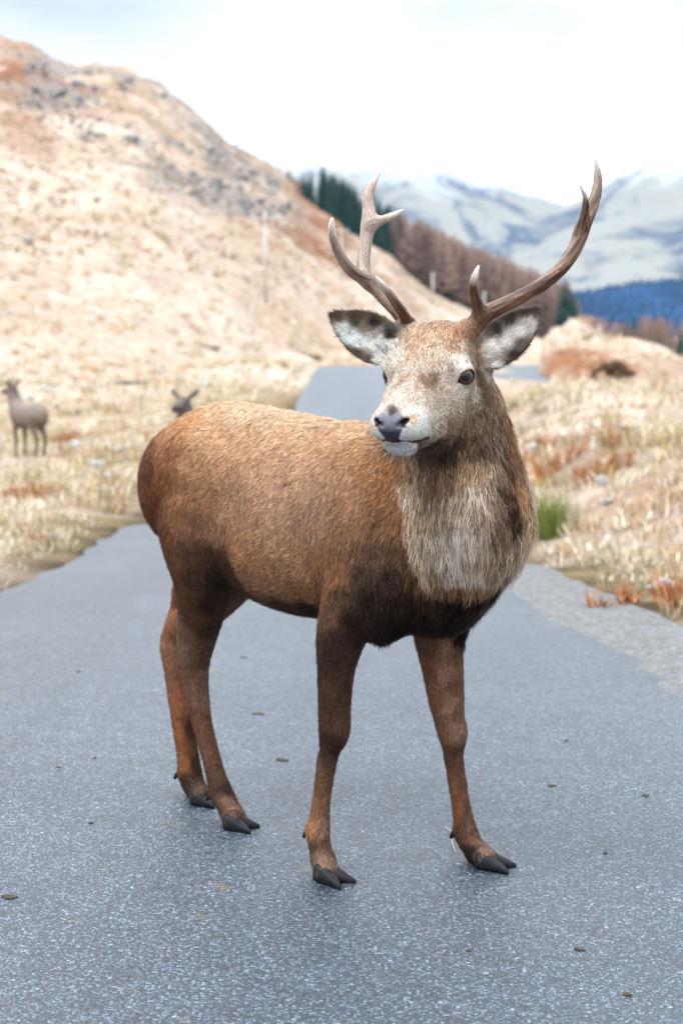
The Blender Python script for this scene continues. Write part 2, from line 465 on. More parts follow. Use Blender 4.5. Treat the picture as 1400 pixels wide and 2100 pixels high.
def build_land():
    # rows in distance, columns fanning out
    Yr = np.concatenate([np.linspace(-30, 4, 18), np.arange(4.2, 18, .11), np.arange(18, 34, .22), 34 * 1.0125 ** np.arange(0, 236)])
    Yr = Yr[Yr < 640]
    xi = np.concatenate([-np.geomspace(1, .30, 70), np.linspace(-.295, .295, 150), np.geomspace(.30, 1, 60)])
    half = 6 + .36 * np.maximum(Yr, 0)
    X = xi[None, :] * half[:, None]; Y = np.repeat(Yr[:, None], len(xi), 1)
    # follow the road with the columns near it
    Z = land_z(X, Y)
    V = np.stack([X, Y, Z], -1).reshape(-1, 3)
    nr, nc = X.shape
    i = (np.arange(nr - 1)[:, None] * nc + np.arange(nc - 1)[None]).ravel()
    F = np.stack([i, i + 1, i + nc + 1, i + nc], 1)
    # cover: bleached grass, olive moss, rust bracken, grey rock, bare soil by the road
    P = V; x, y, z = V.T; az = 700 + FPX * x / np.maximum(y, 8)
    pale = np.array([.46, .388, .335]); cream = np.array([.55, .478, .43]); tan = np.array([.33, .25, .18]); olive = np.array([.24, .20, .085]); rust = np.array([.26, .105, .045]); rock = np.array([.18, .185, .205]); soil = np.array([.075, .052, .036])
    st = P * np.array([1, .5, 1])
    a = fbm(st, .045, 5, 41)[:, None]; b = fbm(st, .12, 5, 43)[:, None]
    C = pale + (cream - pale) * np.clip((a - .40) * 5, 0, 1)
    C = C + (tan - C) * np.clip((b - .52) * 5, 0, 1) * .6
    near = np.clip((60 - y) / 25, 0, 1)[:, None]
    ol = np.clip((fbm(P, .33, 4, 47)[:, None] - .42) * 5, 0, 1) * near * .85
    C = C + (olive - C) * ol
    tn = np.clip((fbm(P, .8, 4, 49)[:, None] - .46) * 5, 0, 1) * near * .55
    C = C + (tan - C) * tn
    ru = np.clip((fbm(P * np.array([1, .55, 1]), .065, 4, 53)[:, None] - .51) * 10, 0, 1)
    hillt = np.clip((y - lin(az, FOOT_D)) / (lin(az, RIDGE_D) - lin(az, FOOT_D)), 0, 1.3)
    far = np.clip((y - 60) / 30, 0, 1)
    # bracken stands: upper left slope, under the crags, the knoll
    stand = (np.exp(-((az - 60) / 120) ** 2) * sstep(.28, .36, hillt) * 1.15 + np.exp(-((az - 640) / 110) ** 2) * sstep(.22, .4, hillt) * 1.1 + .8 * np.exp(-((az - 120) / 60) ** 2 - ((hillt - .12) / .02) ** 2) + np.exp(-((x - 18.5) / 5) ** 2 - ((y - 124) / 8) ** 2) * 1.5 + np.exp(-((x - 13.2) / 2.4) ** 2 - ((y - 94) / 6) ** 2) * 1.6)
    # tussock mottling and sheep-track streaks on the open slope
    mo = fbm(P * np.array([1, .35, 2.2]), .5, 4, 83, .7)[:, None]; mo2 = fbm(P * np.array([.35, .2, 5.0]), .12, 4, 85, .6)[:, None]
    C = C * (1 + far[:, None] * ((mo - .5) * .75 + (mo2 - .5) * .55))
    C = C + (cream * 1.08 - C) * (.45 * sstep(-.02, .06, hillt) * (1 - sstep(.25, .45, hillt)) * far)[:, None]
    C = C + (rust - C) * np.clip(ru * (stand[:, None] * 1.3 + .12) + np.clip(stand[:, None] - .75, 0, 1) * 1.2, 0, .9) * far[:, None]
    nb = np.exp(-((x - 4.6) / 1.5) ** 2 - ((y - 17) / 3.0) ** 2)[:, None] * np.clip((fbm(P, .9, 3, 59)[:, None] - .3) * 3, 0, 1)
    C = C + (rust * 1.15 - C) * np.clip(nb * 1.2, 0, .85)
    cr = (np.exp(-((az - 400) / 170) ** 2) * sstep(.22, .36, hillt) + .75 * np.exp(-((az - 120) / 120) ** 2) * sstep(.52, .64, hillt)) * (1 - sstep(.99, 1.02, hillt))
    rk = np.clip((fbm(P * np.array([1, .5, 1.6]), .085, 5, 61, .62)[:, None] - .44) * 12, 0, 1) * cr[:, None]
    rb = np.clip(fbm(P * np.array([1, .5, 2.0]), .7, 4, 87, .7)[:, None] * 5 - 2.0, 0, 1)
    C = C + (rock * (.55 + .9 * rb) - C) * np.clip(rk * (.45 + .8 * rb), 0, .92)
    off = np.maximum(road_c(y) - ROAD_HW - x, x - road_c(y) - ROAD_HW - lay_by(y))
    so = np.exp(-np.clip(off, 0, 9) / lin(y, [(8, .62), (13, .45), (20, .22), (60, .12)]))[:, None] * near * np.clip(fbm(P, 2.2, 3, 67)[:, None] * 2.2 - .3, 0, 1)
    C = C + (soil - C) * np.clip(so * 1.15, 0, .92)
    C = C * (1 - .30 * np.clip((40 - y) / 20, 0, 1) * .6)[:, None]
    me = mesh_np('ground', V, F); add_attr(me, 'col', C)
    o = obj('ground', me, mat_ground()); o['kind'] = 'structure'
    # crags stand a little proud of the slope
    # road
    Yr = np.concatenate([np.linspace(-30, 2, 17), np.arange(2.2, 30, .2), np.arange(30, 300, .8)])
    w = np.linspace(-1, 1, 15)
    lo = road_c(Yr) - ROAD_HW + rag(Yr, 1); hi = road_c(Yr) + ROAD_HW + rag(Yr, 2) + np.where(Yr < 9, (9 - np.maximum(Yr, 4)) * .10, 0)
    X = lo[:, None] + (hi - lo)[:, None] * (w[None] + 1) / 2; Y = np.repeat(Yr[:, None], 15, 1)
    Z = np.repeat(road_z(Yr)[:, None], 15, 1) - .02 * np.abs(w[None]) ** 4
    # the camber only falls away outside the wheel tracks, so the stag's feet stay on the flat
    Z = np.where((Y < 5.2), np.maximum(Z, -.004 * (np.abs(w[None]) > .9)), Z)
    nr, nc = X.shape; i = (np.arange(nr - 1)[:, None] * nc + np.arange(nc - 1)[None]).ravel()
    F = np.stack([i, i + 1, i + nc + 1, i + nc], 1)
    o = obj('road', mesh_np('road', np.stack([X, Y, Z], -1).reshape(-1, 3), F), mat_road()); o['kind'] = 'structure'
    # gravel lay-by along the right edge
    Yr = np.arange(3.0, 17.5, .12); w = np.linspace(0, 1, 9)
    lo = road_c(Yr) + ROAD_HW - .15; wd = lay_by(Yr) + .28 + rag(Yr, 3)
    X = lo[:, None] + wd[:, None] * w[None]; Y = np.repeat(Yr[:, None], 9, 1)
    Z = road_z(Yr)[:, None] - .024 + .03 * w[None] + .02 * (fbm(np.stack([X, Y, 0 * X], -1), 3, 3, 71) - .5)
    nr, nc = X.shape; i = (np.arange(nr - 1)[:, None] * nc + np.arange(nc - 1)[None]).ravel()
    F = np.stack([i, i + 1, i + nc + 1, i + nc], 1)
    o = obj('gravel_verge', mesh_np('gravel_verge', np.stack([X, Y, Z], -1).reshape(-1, 3), F), mat_gravel()); o['kind'] = 'structure'
def ground_hit(px, py, y0=5.5, y1=620):
    """where the sight line through a photo pixel meets the land"""
    d = ray(px, py); Y = np.geomspace(y0, y1, 500); P = CAMP + d[None] * (Y / d[1])[:, None]
    below = np.nonzero(P[:, 2] < land_z(P[:, 0], P[:, 1]))[0]
    k = below[0] if len(below) else len(Y) - 1
    return np.array([P[k, 0], P[k, 1], float(land_z(P[k:k + 1, 0], P[k:k + 1, 1])[0])])
# ------------------------------------------------------------------ mountains
def mat_mountain():
    m = NT('mountain'); p = m.pos()
    sp = m.n('ShaderNodeSeparateXYZ'); m.l(p, sp.inputs[0])
    mp = m.n('ShaderNodeMapping'); mp.inputs['Scale'].default_value = (1, .5, .35); m.l(p, mp.inputs[0])
    n = m.noise(.0065, 8, .68, mp.outputs[0], .8); n2 = m.noise(.022, 6, .7, mp.outputs[0]); n3 = m.noise(.0035, 5, .6, mp.outputs[0])
    grass = m.mix(m.ramp(n.outputs[0], [(.48, 0.0), (.60, 1.0)]).outputs[0], (.22, .222, .205), (.045, .065, .11))  # blue-grey tone puts part of the distant haze into the slope colour
    nz = m.n('ShaderNodeNewGeometry'); s2 = m.n('ShaderNodeSeparateXYZ'); m.l(nz.outputs['Normal'], s2.inputs[0])
    h = m.math('ADD', m.math('MULTIPLY', sp.outputs[2], 1 / 420), m.math('ADD', m.math('MULTIPLY', m.math('SUBTRACT', n2.outputs[0], .5), .75), m.math('MULTIPLY', m.math('SUBTRACT', n3.outputs[0], .5), .5)))
    snow = m.ramp(h, [(.70, 0.0), (.95, 1.0)])
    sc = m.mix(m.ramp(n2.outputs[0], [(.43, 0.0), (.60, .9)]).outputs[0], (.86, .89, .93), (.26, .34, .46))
    c = m.mix(snow.outputs[0], grass, sc)
    m.bsdf(c, .9, .1); return m.m
def build_mountain(name, ridge, D, depth, x0, x1, seed):
    nx, ny = 220, 70
    px = np.linspace(x0, x1, nx); t = np.linspace(-1, 1, ny)
    rz = lin(px, ridge); R0 = CAM_H + (HORIZON - rz) / FPX * D
    X = (px[None, :] - 700) / FPX * D * np.ones((ny, 1)); Y = D + t[:, None] * depth * np.ones((1, nx))
    prof = np.where(t < 0, 1 - np.abs(t) ** 1.15, 1 - t ** 1.4)[:, None]
    P = np.stack([X, Y, 0 * X], -1)
    rough = (fbm(P * np.array([1, .45, 1]), 1 / 420, 6, seed, .55) - .5)
    Z = -25 + (R0[None] + 25) * prof
    Z = Z + rough * R0[None] * .42 * np.clip(1 - prof, 0, 1) ** .5 * np.clip(prof * 4, 0, 1) + (fbm(P, 1 / 130, 4, seed + 5) - .5) * 22
    V = np.stack([X, Y, Z], -1).reshape(-1, 3); i = (np.arange(ny - 1)[:, None] * nx + np.arange(nx - 1)[None]).ravel()
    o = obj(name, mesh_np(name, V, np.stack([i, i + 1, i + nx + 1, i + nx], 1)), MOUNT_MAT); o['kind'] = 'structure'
    return o
# ------------------------------------------------------------------ the stag: frames
HEAD_A = R(46)
BF = np.array([math.cos(HEAD_A), -math.sin(HEAD_A), 0]); BL = np.array([math.sin(HEAD_A), math.cos(HEAD_A), 0]); BZ = np.array([0, 0, 1.0])
BO = np.array([-0.0785, 4.425, 0.0])
def W(u, s, z): return BO + u * BF + s * BL + z * BZ
def BP(px, py, s):
    d = ray(px, py); t = ((BO - CAMP) @ BL + s) / (d @ BL); return CAMP + d * t
def body_uvz(P):
    q = P - BO; return np.stack([q @ BF, q @ BL, q[..., 2]], -1)
# head frame: origin between the eyes, a = towards the nose, l = its left, t = up
HO = at(879, 770, 3.93)
ha = nrm([-0.098, -0.218, -0.105]); hl = nrm(np.cross([0, 0, 1], ha)); ht = np.cross(ha, hl)
HM = np.stack([ha, hl, ht])
def H(a, l, t): return HO + a * ha + l * hl + t * ht
def leg_chain(rows, fur=0.003):
    pts, rad = [], []
    for px, py, s, w in rows:
        p = BP(px, py, s); pts.append(p); rad.append(w * 0.5 / FPX * ((p - CAMP) @ _F) - fur)
    return pts, rad
RF_LEG = [(735, 1200, -.115, 105), (712, 1262, -.138, 112), (698, 1310, -.15, 100), (689, 1370, -.155, 79), (686, 1430, -.16, 70), (685, 1480, -.16, 64), (681, 1515, -.16, 54),
          (675, 1548, -.16, 40), (666, 1600, -.163, 37), (659, 1657, -.166, 37), (654, 1705, -.17, 46), (654, 1732, -.172, 46), (664, 1768, -.174, 48)]
LF_LEG = [(905, 1235, .115, 125), (900, 1290, .125, 108), (902, 1330, .13, 94), (908, 1375, .14, 84), (914, 1430, .15, 75), (922, 1486, .16, 60), (928, 1518, .165, 50),
          (930, 1550, .17, 40), (937, 1600, .172, 39), (946, 1657, .176, 39), (956, 1705, .18, 46), (963, 1727, .182, 48), (985, 1757, .184, 48)]
RH_LEG = [(405, 1085, -.105, 150), (412, 1130, -.118, 138), (418, 1175, -.12, 124), (416, 1225, -.11, 106), (409, 1275, -.10, 90), (402, 1320, -.09, 76), (400, 1350, -.088, 62), (402, 1390, -.08, 52),
          (408, 1440, -.07, 45), (416, 1490, -.065, 41), (431, 1545, -.058, 39), (445, 1598, -.053, 41), (456, 1628, -.05, 45), (469, 1656, -.05, 44), (482, 1682, -.048, 48)]
LH_LEG = [(500, 1100, .11, 130), (485, 1165, .115, 115), (447, 1218, .10, 98), (403, 1265, .085, 80), (370, 1298, .075, 70), (362, 1330, .07, 66), (364, 1371, .065, 55), (369, 1428, .06, 50),
          (376, 1486, .055, 47), (385, 1545, .05, 45), (390, 1585, .045, 48), (396, 1607, .043, 45), (412, 1634, .04, 44)]
NECK = [(912, 770, -.03, 168), (934, 830, -.01, 198), (947, 900, .0, 216), (957, 980, .0, 238), (966, 1050, .0, 252), (962, 1100, .0, 236), (945, 1140, .0, 205)]
EAR_R = dict(base=at(813, 722, 3.985), tip=at(674, 643, 4.01), n=nrm(np.array([-.10, -.9, .12])), w=.056)
EAR_L = dict(base=at(987, 739, 4.03), tip=at(1107, 631, 4.06), n=nrm(np.array([-.30, -.85, .05])), w=.055)
def ear_frame(e):
    x = e['tip'] - e['base']; L = np.linalg.norm(x); x = x / L
    n = nrm(e['n'] - (e['n'] @ x) * x); y = np.cross(n, x)
    return x, y, n, L
SH = {}
def build_stag_sdf():
    S = Sdf()
    fr = np.stack([BF, BL, BZ])
    E = lambda u, s, z, r, k=.06: S.ell(W(u, s, z), r, fr, k)
    # trunk
    E(.13, 0, .865, (.43, .190, .238))
    E(-.06, 0, .82, (.34, .185, .198), .08)
    E(-.20, 0, .93, (.34, .155, .190), .08)
    E(-.36, 0, .985, (.225, .140, .145), .06)
    S.chain([W(-.42, 0, 1.06), W(-.30, 0, 1.085), W(-.1, 0, 1.068), W(.12, 0, 1.038), W(.30, 0, 1.015)], [.050, .05, .055, .06, .065], .08, fine=3)
    for sd in (-1, 1):
        E(-.40, sd * .085, .93, (.185, .090, .165), .045)           # haunch
        E(-.47, sd * .075, .90, (.10, .065, .13), .05)              # buttock
        E(-.32, sd * .105, .80, (.12, .078, .16), .030)               # thigh
        E(.30, sd * .118, .88, (.15, .078, .21), .04)               # shoulder blade
        E(.36, sd * .110, .735, (.12, .078, .13), .035)               # point of shoulder
    E(.42, 0, .82, (.165, .140, .19), .06)                           # chest
    E(.465, 0, .735, (.10, .105, .10), .05)                          # brisket
    # hollow of the flank, crease behind the shoulder
    for sd in (-1, 1):
        S.ell(W(-.15, sd * .255, .90), (.10, .085, .13), fr, .07, True)
        S.ell(W(.165, sd * .275, .78), (.035, .085, .17), fr, .06, True)
        E(-.30, sd * .105, 1.045, (.05, .035, .03), .05)            # hip bone
    # legs
    for rows, k in ((RF_LEG, .035), (LF_LEG, .035), (RH_LEG, .045), (LH_LEG, .05)):
        p, r = leg_chain(rows); S.chain(p, r, k, fine=3)
    # knees, hocks and the tendons behind the cannon bones
    for rows, hind, sb in ((RF_LEG, 0, -1), (LF_LEG, 0, 1), (RH_LEG, 1, -1), (LH_LEG, 1, 1)):
        p, r = leg_chain(rows); n = len(p)
        if not hind:
            kn = p[n - 8] * .55 + p[n - 7] * .45; S.ell(kn + BF * .010, (.030, .031, .042), fr, .018)
            S.ell(p[n - 8] - BF * .026 + BZ * .012, (.016, .016, .022), fr, .015)
            a0, a1 = p[n - 6], p[n - 3]
        else:
            hk = p[5] if sb < 0 else p[4]; S.ell(hk - BF * .030 + BZ * .022, (.022, .018, .036), fr, .018)
            S.chain([hk - BF * .034 + BZ * .03, hk - BF * .016 + BZ * .14], [.013, .012], .018)
            a0, a1 = p[n - 8], p[n - 3]
        S.chain([a0 - BF * .021 + BL * sb * .002, (a0 + a1) / 2 - BF * .020 + BL * sb * .002, a1 - BF * .018], [.0125, .0115, .015], .007)
        S.ell(p[n - 3] - BF * .014, (.022, .026, .022), fr, .015)
        # pastern runs down into the hoof
        heel, toe, _, L = FEET[{(0, -1): 'RF', (0, 1): 'LF', (1, -1): 'RH', (1, 1): 'LH'}[(hind, sb)]]
        g0, g1 = on_ground(*heel), on_ground(*toe); d = nrm(g1 - g0)
        S.chain([p[-1], g1 - d * L * .76 + BZ * .028], [.025, .0235], .02)
        S.ell(g1 - d * L * .92 + BZ * .022, (.019, .026, .019), np.stack([d, np.cross(BZ, d), BZ]), .015)
    # tail
    S.chain([W(-.50, 0, 1.06), W(-.575, 0, 1.0), W(-.61, 0, .93)], [.028, .024, .012], .03)
    # neck
    p, r = leg_chain(NECK, .018); S.chain(p, r, .07, fine=3)
    S.chain([W(.18, 0, 1.01), W(.33, 0, 1.02), W(.42, 0, 1.08), W(.46, 0, 1.16)], [.07, .085, .085, .07], .08, fine=2)  # crest to the withers
    # head
    hE = lambda a, l, t, r, k=.025, sub=False: S.ell(H(a, l, t), r, HM, k, sub)
    hE(-.060, 0, .016, (.105, .086, .080), .04)
    hE(-.02, 0, .035, (.080, .070, .048), .03)
    S.chain([H(0, 0, .004), H(.07, 0, .0), H(.14, 0, -.006), H(.19, 0, -.012), H(.215, 0, -.015)], [.068, .060, .050, .045, .042], .03, fine=4)
    for sd in (-1, 1):
        hE(-.008, sd * .066, .032, (.046, .030, .026), .025)       # brow ridge
        hE(.02, sd * .056, -.045, (.085, .034, .055), .04)         # cheek
        hE(.11, sd * .036, -.034, (.095, .034, .046), .03)         # side of the muzzle
        hE(.085, sd * .036, -.070, (.10, .034, .042), .03)         # jaw
        hE(.205, sd * .032, -.020, (.046, .030, .030), .02)        # upper lip
        hE(.224, sd * .026, .000, (.028, .022, .022), .015)       # nostril wing
    S.chain([H(.205, 0, -.066), H(.16, 0, -.074), H(.08, 0, -.085), H(0, 0, -.080), H(-.06, 0, -.065)], [.024, .028, .036, .052, .062], .02, fine=3)
    S.chain([H(.10, .01, -.105), H(.03, .02, -.13), BP(935, 960, 0)], [.030, .058, .10], .05, fine=3)      # throat
    hE(.203, 0, -.066, (.032, .046, .028), .012)                   # lower lip and chin
    # mouth line
    for sd in (-1, 1):
        S.chain([H(.262, 0, -.040), H(.24, sd * .025, -.044), H(.212, sd * .052, -.057), H(.190, sd * .068, -.074)], [.005, .005, .0045, .003], .004, sub=True)
    # eyes: lids and socket opening
    for sd in (-1, 1):
        e, o, w = eye_frame(sd)
        S.ell(e, (.0292, .0292, .0292), None, .016)
        S.ell(e + o * .025, (.0215, .0225, .0158), np.stack([o, w, np.cross(o, w)]), .004, True)
        S.chain([e + o * .018 + w * .020 - ht * .004, e + o * .010 + w * .034 - ht * .014], [.0045, .003], .006, sub=True)   # tear gland
    # nostrils
    for sd in (-1, 1):
        S.chain([H(.252, sd * .018, .000), H(.243, sd * .032, .006), H(.230, sd * .044, .008)], [.0045, .0065, .003], .004, sub=True)
    # antler pedicles
    for sd in (-1, 1):
        S.chain([H(-.055, sd * .050, .055), H(-.085, sd * .078, .074)], [.036, .026], .03)
    # ears: cupped leaves
    for e in (EAR_R, EAR_L):
        x, y, n, L = ear_frame(e); b = e['base']; fr2 = np.stack([x, y, n]); w0 = e['w']
        S.chain([b - .02 * x - .014 * n, b + .025 * x - .014 * n], [.030, .026], .025)
        def leaf(P, b=b, fr2=fr2, L=L, w0=w0):
            q = (P - b.astype(P.dtype)) @ fr2.T.astype(P.dtype)
            xx = q[:, 0] / L; 
            ww = w0 * np.clip(np.sin(np.clip(xx * .86 + .14, 0, 1) ** .85 * math.pi), 0, 1) ** .72 + 1e-4
            yy = q[:, 1] / ww
            n0 = .020 * np.minimum(yy * yy, 1.6) * np.clip(1.15 - xx, 0, 1) - .012 * np.sin(np.clip(xx, 0, 1) * math.pi)
            dn = np.abs(q[:, 2] - n0) - .0042
            dl = np.maximum((np.abs(yy) - 1) * ww * .75, np.maximum(-xx, xx - 1) * L)
            return np.maximum(dl, dn) + 0 * xx
        ext = np.abs(fr2[0]) * L / 2 + np.abs(fr2[1]) * w0 + np.abs(fr2[2]) * .03
        cmid = b + x * L / 2
        S.custom(cmid - ext, cmid + ext, leaf, .010)
    return S
def eye_frame(sd):
    o = nrm(.58 * ha + sd * .81 * hl + .02 * ht); w = nrm(ha + .12 * ht - ((ha + .12 * ht) @ o) * o)
    return H(.008, sd * .0855, .006), o, w
def lerp_fine():
    A = [H(.27, -.1, -.1), EAR_R['tip'], H(-.1, .1, .1), EAR_L['tip']]
    return np.min(A, 0) - .02, np.max(A, 0) + .02

# ------------------------------------------------------------------ antlers
def antler_pts(base, rows):
    Yb = base[1]; pts, rad = [], []
    for px, py, dy, w in rows:
        p = at(px, py, Yb + dy); pts.append(p); rad.append(max(.0012, w * .5 / FPX * ((p - CAMP) @ _F)))
    return pts, rad
ANTLER_R = [[(838, 672, 0, 30), (815, 640, .02, 27), (785, 608, .04, 27), (757, 578, .05, 28), (745, 555, .06, 28), (748, 510, .08, 25), (752, 475, .09, 27), (757, 450, .09, 29), (756, 430, .095, 24), (753, 405, .10, 21), (764, 378, .11, 15), (783, 345, .12, 2)],
            [(758, 462, .09, 22), (775, 455, .085, 18), (795, 447, .08, 15), (812, 439, .07, 11), (826, 430, .06, 4)],
            [(757, 578, .05, 24), (722, 556, .02, 23), (699, 527, -.01, 20), (684, 492, -.04, 17), (680, 466, -.06, 13), (681, 448, -.07, 6)],
            [(838, 664, -.01, 22), (820, 634, -.04, 20), (797, 602, -.07, 15), (782, 582, -.09, 11), (771, 567, -.10, 3)]]
ANTLER_L = [[(968, 672, 0, 34), (993, 646, .0, 34), (1030, 627, .01, 30), (1075, 603, .02, 28), (1115, 580, .03, 28), (1155, 545, .03, 27), (1180, 505, .03, 28), (1197, 462, .03, 28), (1211, 428, .03, 25), (1222, 395, .03, 20), (1225, 358, .03, 14), (1219, 320, .02, 2)],
            [(1186, 480, .03, 18), (1198, 435, .0, 16), (1199, 405, -.02, 10), (1187, 376, -.04, 2)],
            [(985, 655, 0, 28), (977, 622, -.02, 22), (970, 590, -.04, 17), (974, 565, -.05, 13), (982, 542, -.05, 3)]]
def build_antler(rows_list, sd, mat, parent):
    base = H(-.085, sd * .078, .074)
    S = Sdf(); tips = []; axis = []
    for rows in rows_list:
        p, r = antler_pts(base, rows)
        S.chain(p, r, .016, fine=5, kc=.003)
        pp, rr = smooth_path(p, r, 6); tips.append(pp[-1]); axis.append(pp)
    p0, r0 = antler_pts(base, rows_list[0])
    d = nrm(p0[1] - p0[0]); x = nrm(np.cross(d, [0, 1, 0])); y = np.cross(d, x)
    S.ell(p0[0] + d * .008, (.008, .0235, .0235), np.stack([d, x, y]), .006)       # burr
    V, F = surface(S, .0026, smooth=2)
    N = vnormals(V, F)
    # pearling and grooves along the beam
    q = (V - base)
    A = np.concatenate(axis); T = np.concatenate([nrm(np.gradient(a, axis=0)) for a in axis]); sl = np.concatenate([np.cumsum(np.linalg.norm(np.gradient(a, axis=0), axis=1)) for a in axis])
    j = np.argmin(((V[:, None] - A[None]) ** 2).sum(2), 1)
    rv = nrm(V - A[j] - ((V - A[j]) * T[j]).sum(1)[:, None] * T[j]); sv = sl[j] + ((V - A[j]) * T[j]).sum(1)
    U = rv * 1.6 + T[j] * (sv * 10)[:, None] + 7.0                      # grooves run along the beam
    g = fbm(U, 2.6, 3, 5) - .5
    tipd = np.min([np.linalg.norm(V - t, axis=1) for t in tips], 0)
    based = np.linalg.norm(V - p0[0], axis=1)
    V = V + N * (g * .0046 * np.clip(tipd / .06, 0, 1) * np.clip(1.35 - based * 1.2, .25, 1))[:, None]
    gr = fbm(U, 1.7, 4, 9)
    dark = srgb(58, 34, 24); mid = srgb(116, 78, 56); grey = srgb(168, 150, 140); tipc = srgb(232, 226, 216)
    h = np.clip((V[:, 2] - base[2]) / .27, 0, 1)
    up = np.clip((N @ nrm([-.55, -.25, .8])) * .8 + .25, 0, 1)           # faces turned up and to the left go paler
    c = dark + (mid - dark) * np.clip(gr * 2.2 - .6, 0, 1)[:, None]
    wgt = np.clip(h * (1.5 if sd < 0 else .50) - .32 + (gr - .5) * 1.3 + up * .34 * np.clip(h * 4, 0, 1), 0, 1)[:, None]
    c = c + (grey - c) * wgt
    c = c * (0.72 + 0.56 * fbm(V, 420, 2, 3))[:, None]
    t = np.clip(1.15 - tipd / .045 + (gr - .5) * .4, 0, 1)[:, None]
    c = c + (tipc - c) * t
    me = mesh_np('antler', V - BO, F); add_attr(me, 'col', c)
    return obj('antler', me, mat, parent)
# ------------------------------------------------------------------ hooves
def claw_mesh(L=.078, w=.031, h=.046, inner=1):
    """cloven-hoof half: x = heel to toe, y = sideways (inner side flat), z = up"""
    xs = np.linspace(0, 1, 12); V = []; n = 12
    for x in xs:
        ww = w * (.80 + .28 * math.sin(min(1, x * 1.1 + .1) * math.pi * .7)) * (1 - .80 * max(0, (x - .35) / .65) ** 2.4)
        hh = h * (1.0 - .12 * (1 - x) ** 2 - .80 * x ** 1.5)
        cy = inner * (ww - w) * -.5 * .9 - inner * 0.0
        for k in range(n):
            a = 2 * math.pi * k / n
            cx, cz = math.cos(a), math.sin(a)
            e = .55 if cz < 0 else .80
            yy = cy + .5 * ww * math.copysign(abs(cx) ** e, cx); zz = hh * .5 + hh * .5 * math.copysign(abs(cz) ** e, cz)
            yy *= 1 - .18 * zz / h
            V.append((x * L - .010 * (zz / h) * (x > .5), yy, zz))
    F = []
    for i in range(11):
        for k in range(n):
            a, b = i * n + k, i * n + (k + 1) % n
            F.append((a, b, b + n, a + n))
    bm = bmesh.new(); vs_ = [bm.verts.new(v) for v in V]
    for f in F: bm.faces.new([vs_[i] for i in f])
    bm.faces.new([vs_[k] for k in range(n)][::-1]); bm.faces.new([vs_[11 * n + k] for k in range(n)])
    bmesh.ops.recalc_face_normals(bm, faces=bm.faces[:])
    for f in bm.faces: f.smooth = True
    return bm
FEET = dict(RF=((647, 1800), (714, 1819), RF_LEG, .090), LF=((968, 1775), (1051, 1787), LF_LEG, .092),
            RH=((463, 1697), (524, 1705), RH_LEG, .084), LH=((404, 1648), (450, 1654), LH_LEG, .078))
def build_feet(mat, parent):
    for nm, (heel, toe, rows, L) in FEET.items():
        a = on_ground(*heel); b = on_ground(*toe); d = nrm(b - a); side = np.cross([0, 0, 1], d)
        start = b - d * L
        for sd in (-1, 1):
            bm = claw_mesh(L=L, w=.033, h=.049, inner=sd)
            o = obj('hoof', bm, mat, parent)
            yaw = math.atan2(d[1], d[0]) + sd * R(2.5)
            o.rotation_euler = (0, 0, yaw)
            o.location = Vector(start + side * sd * .0140 - BO) + Vector((0, 0, .001))
            # dew claw
            px, py, s, w = rows[-3]; f = BP(px, py, s)
            rad = w * .5 / FPX * ((f - CAMP) @ _F)
            bm = bmesh.new(); bmesh.ops.create_cone(bm, cap_ends=True, segments=10, radius1=.0085, radius2=.0040, depth=.022)
            bmesh.ops.bevel(bm, geom=bm.edges[:], offset=.0025, segments=2, affect='EDGES')
            for f_ in bm.faces: f_.smooth = True
            o = obj('dew_claw', bm, mat, parent)
            axis = nrm(-d * .45 + side * sd * .12 + np.array([0, 0, -.9]))
            o.rotation_euler = Vector(axis).to_track_quat('Z', 'Y').to_euler()
            o.location = Vector(f - d * (rad + .004) + side * sd * .016 + np.array([0, 0, -.010]) - BO)
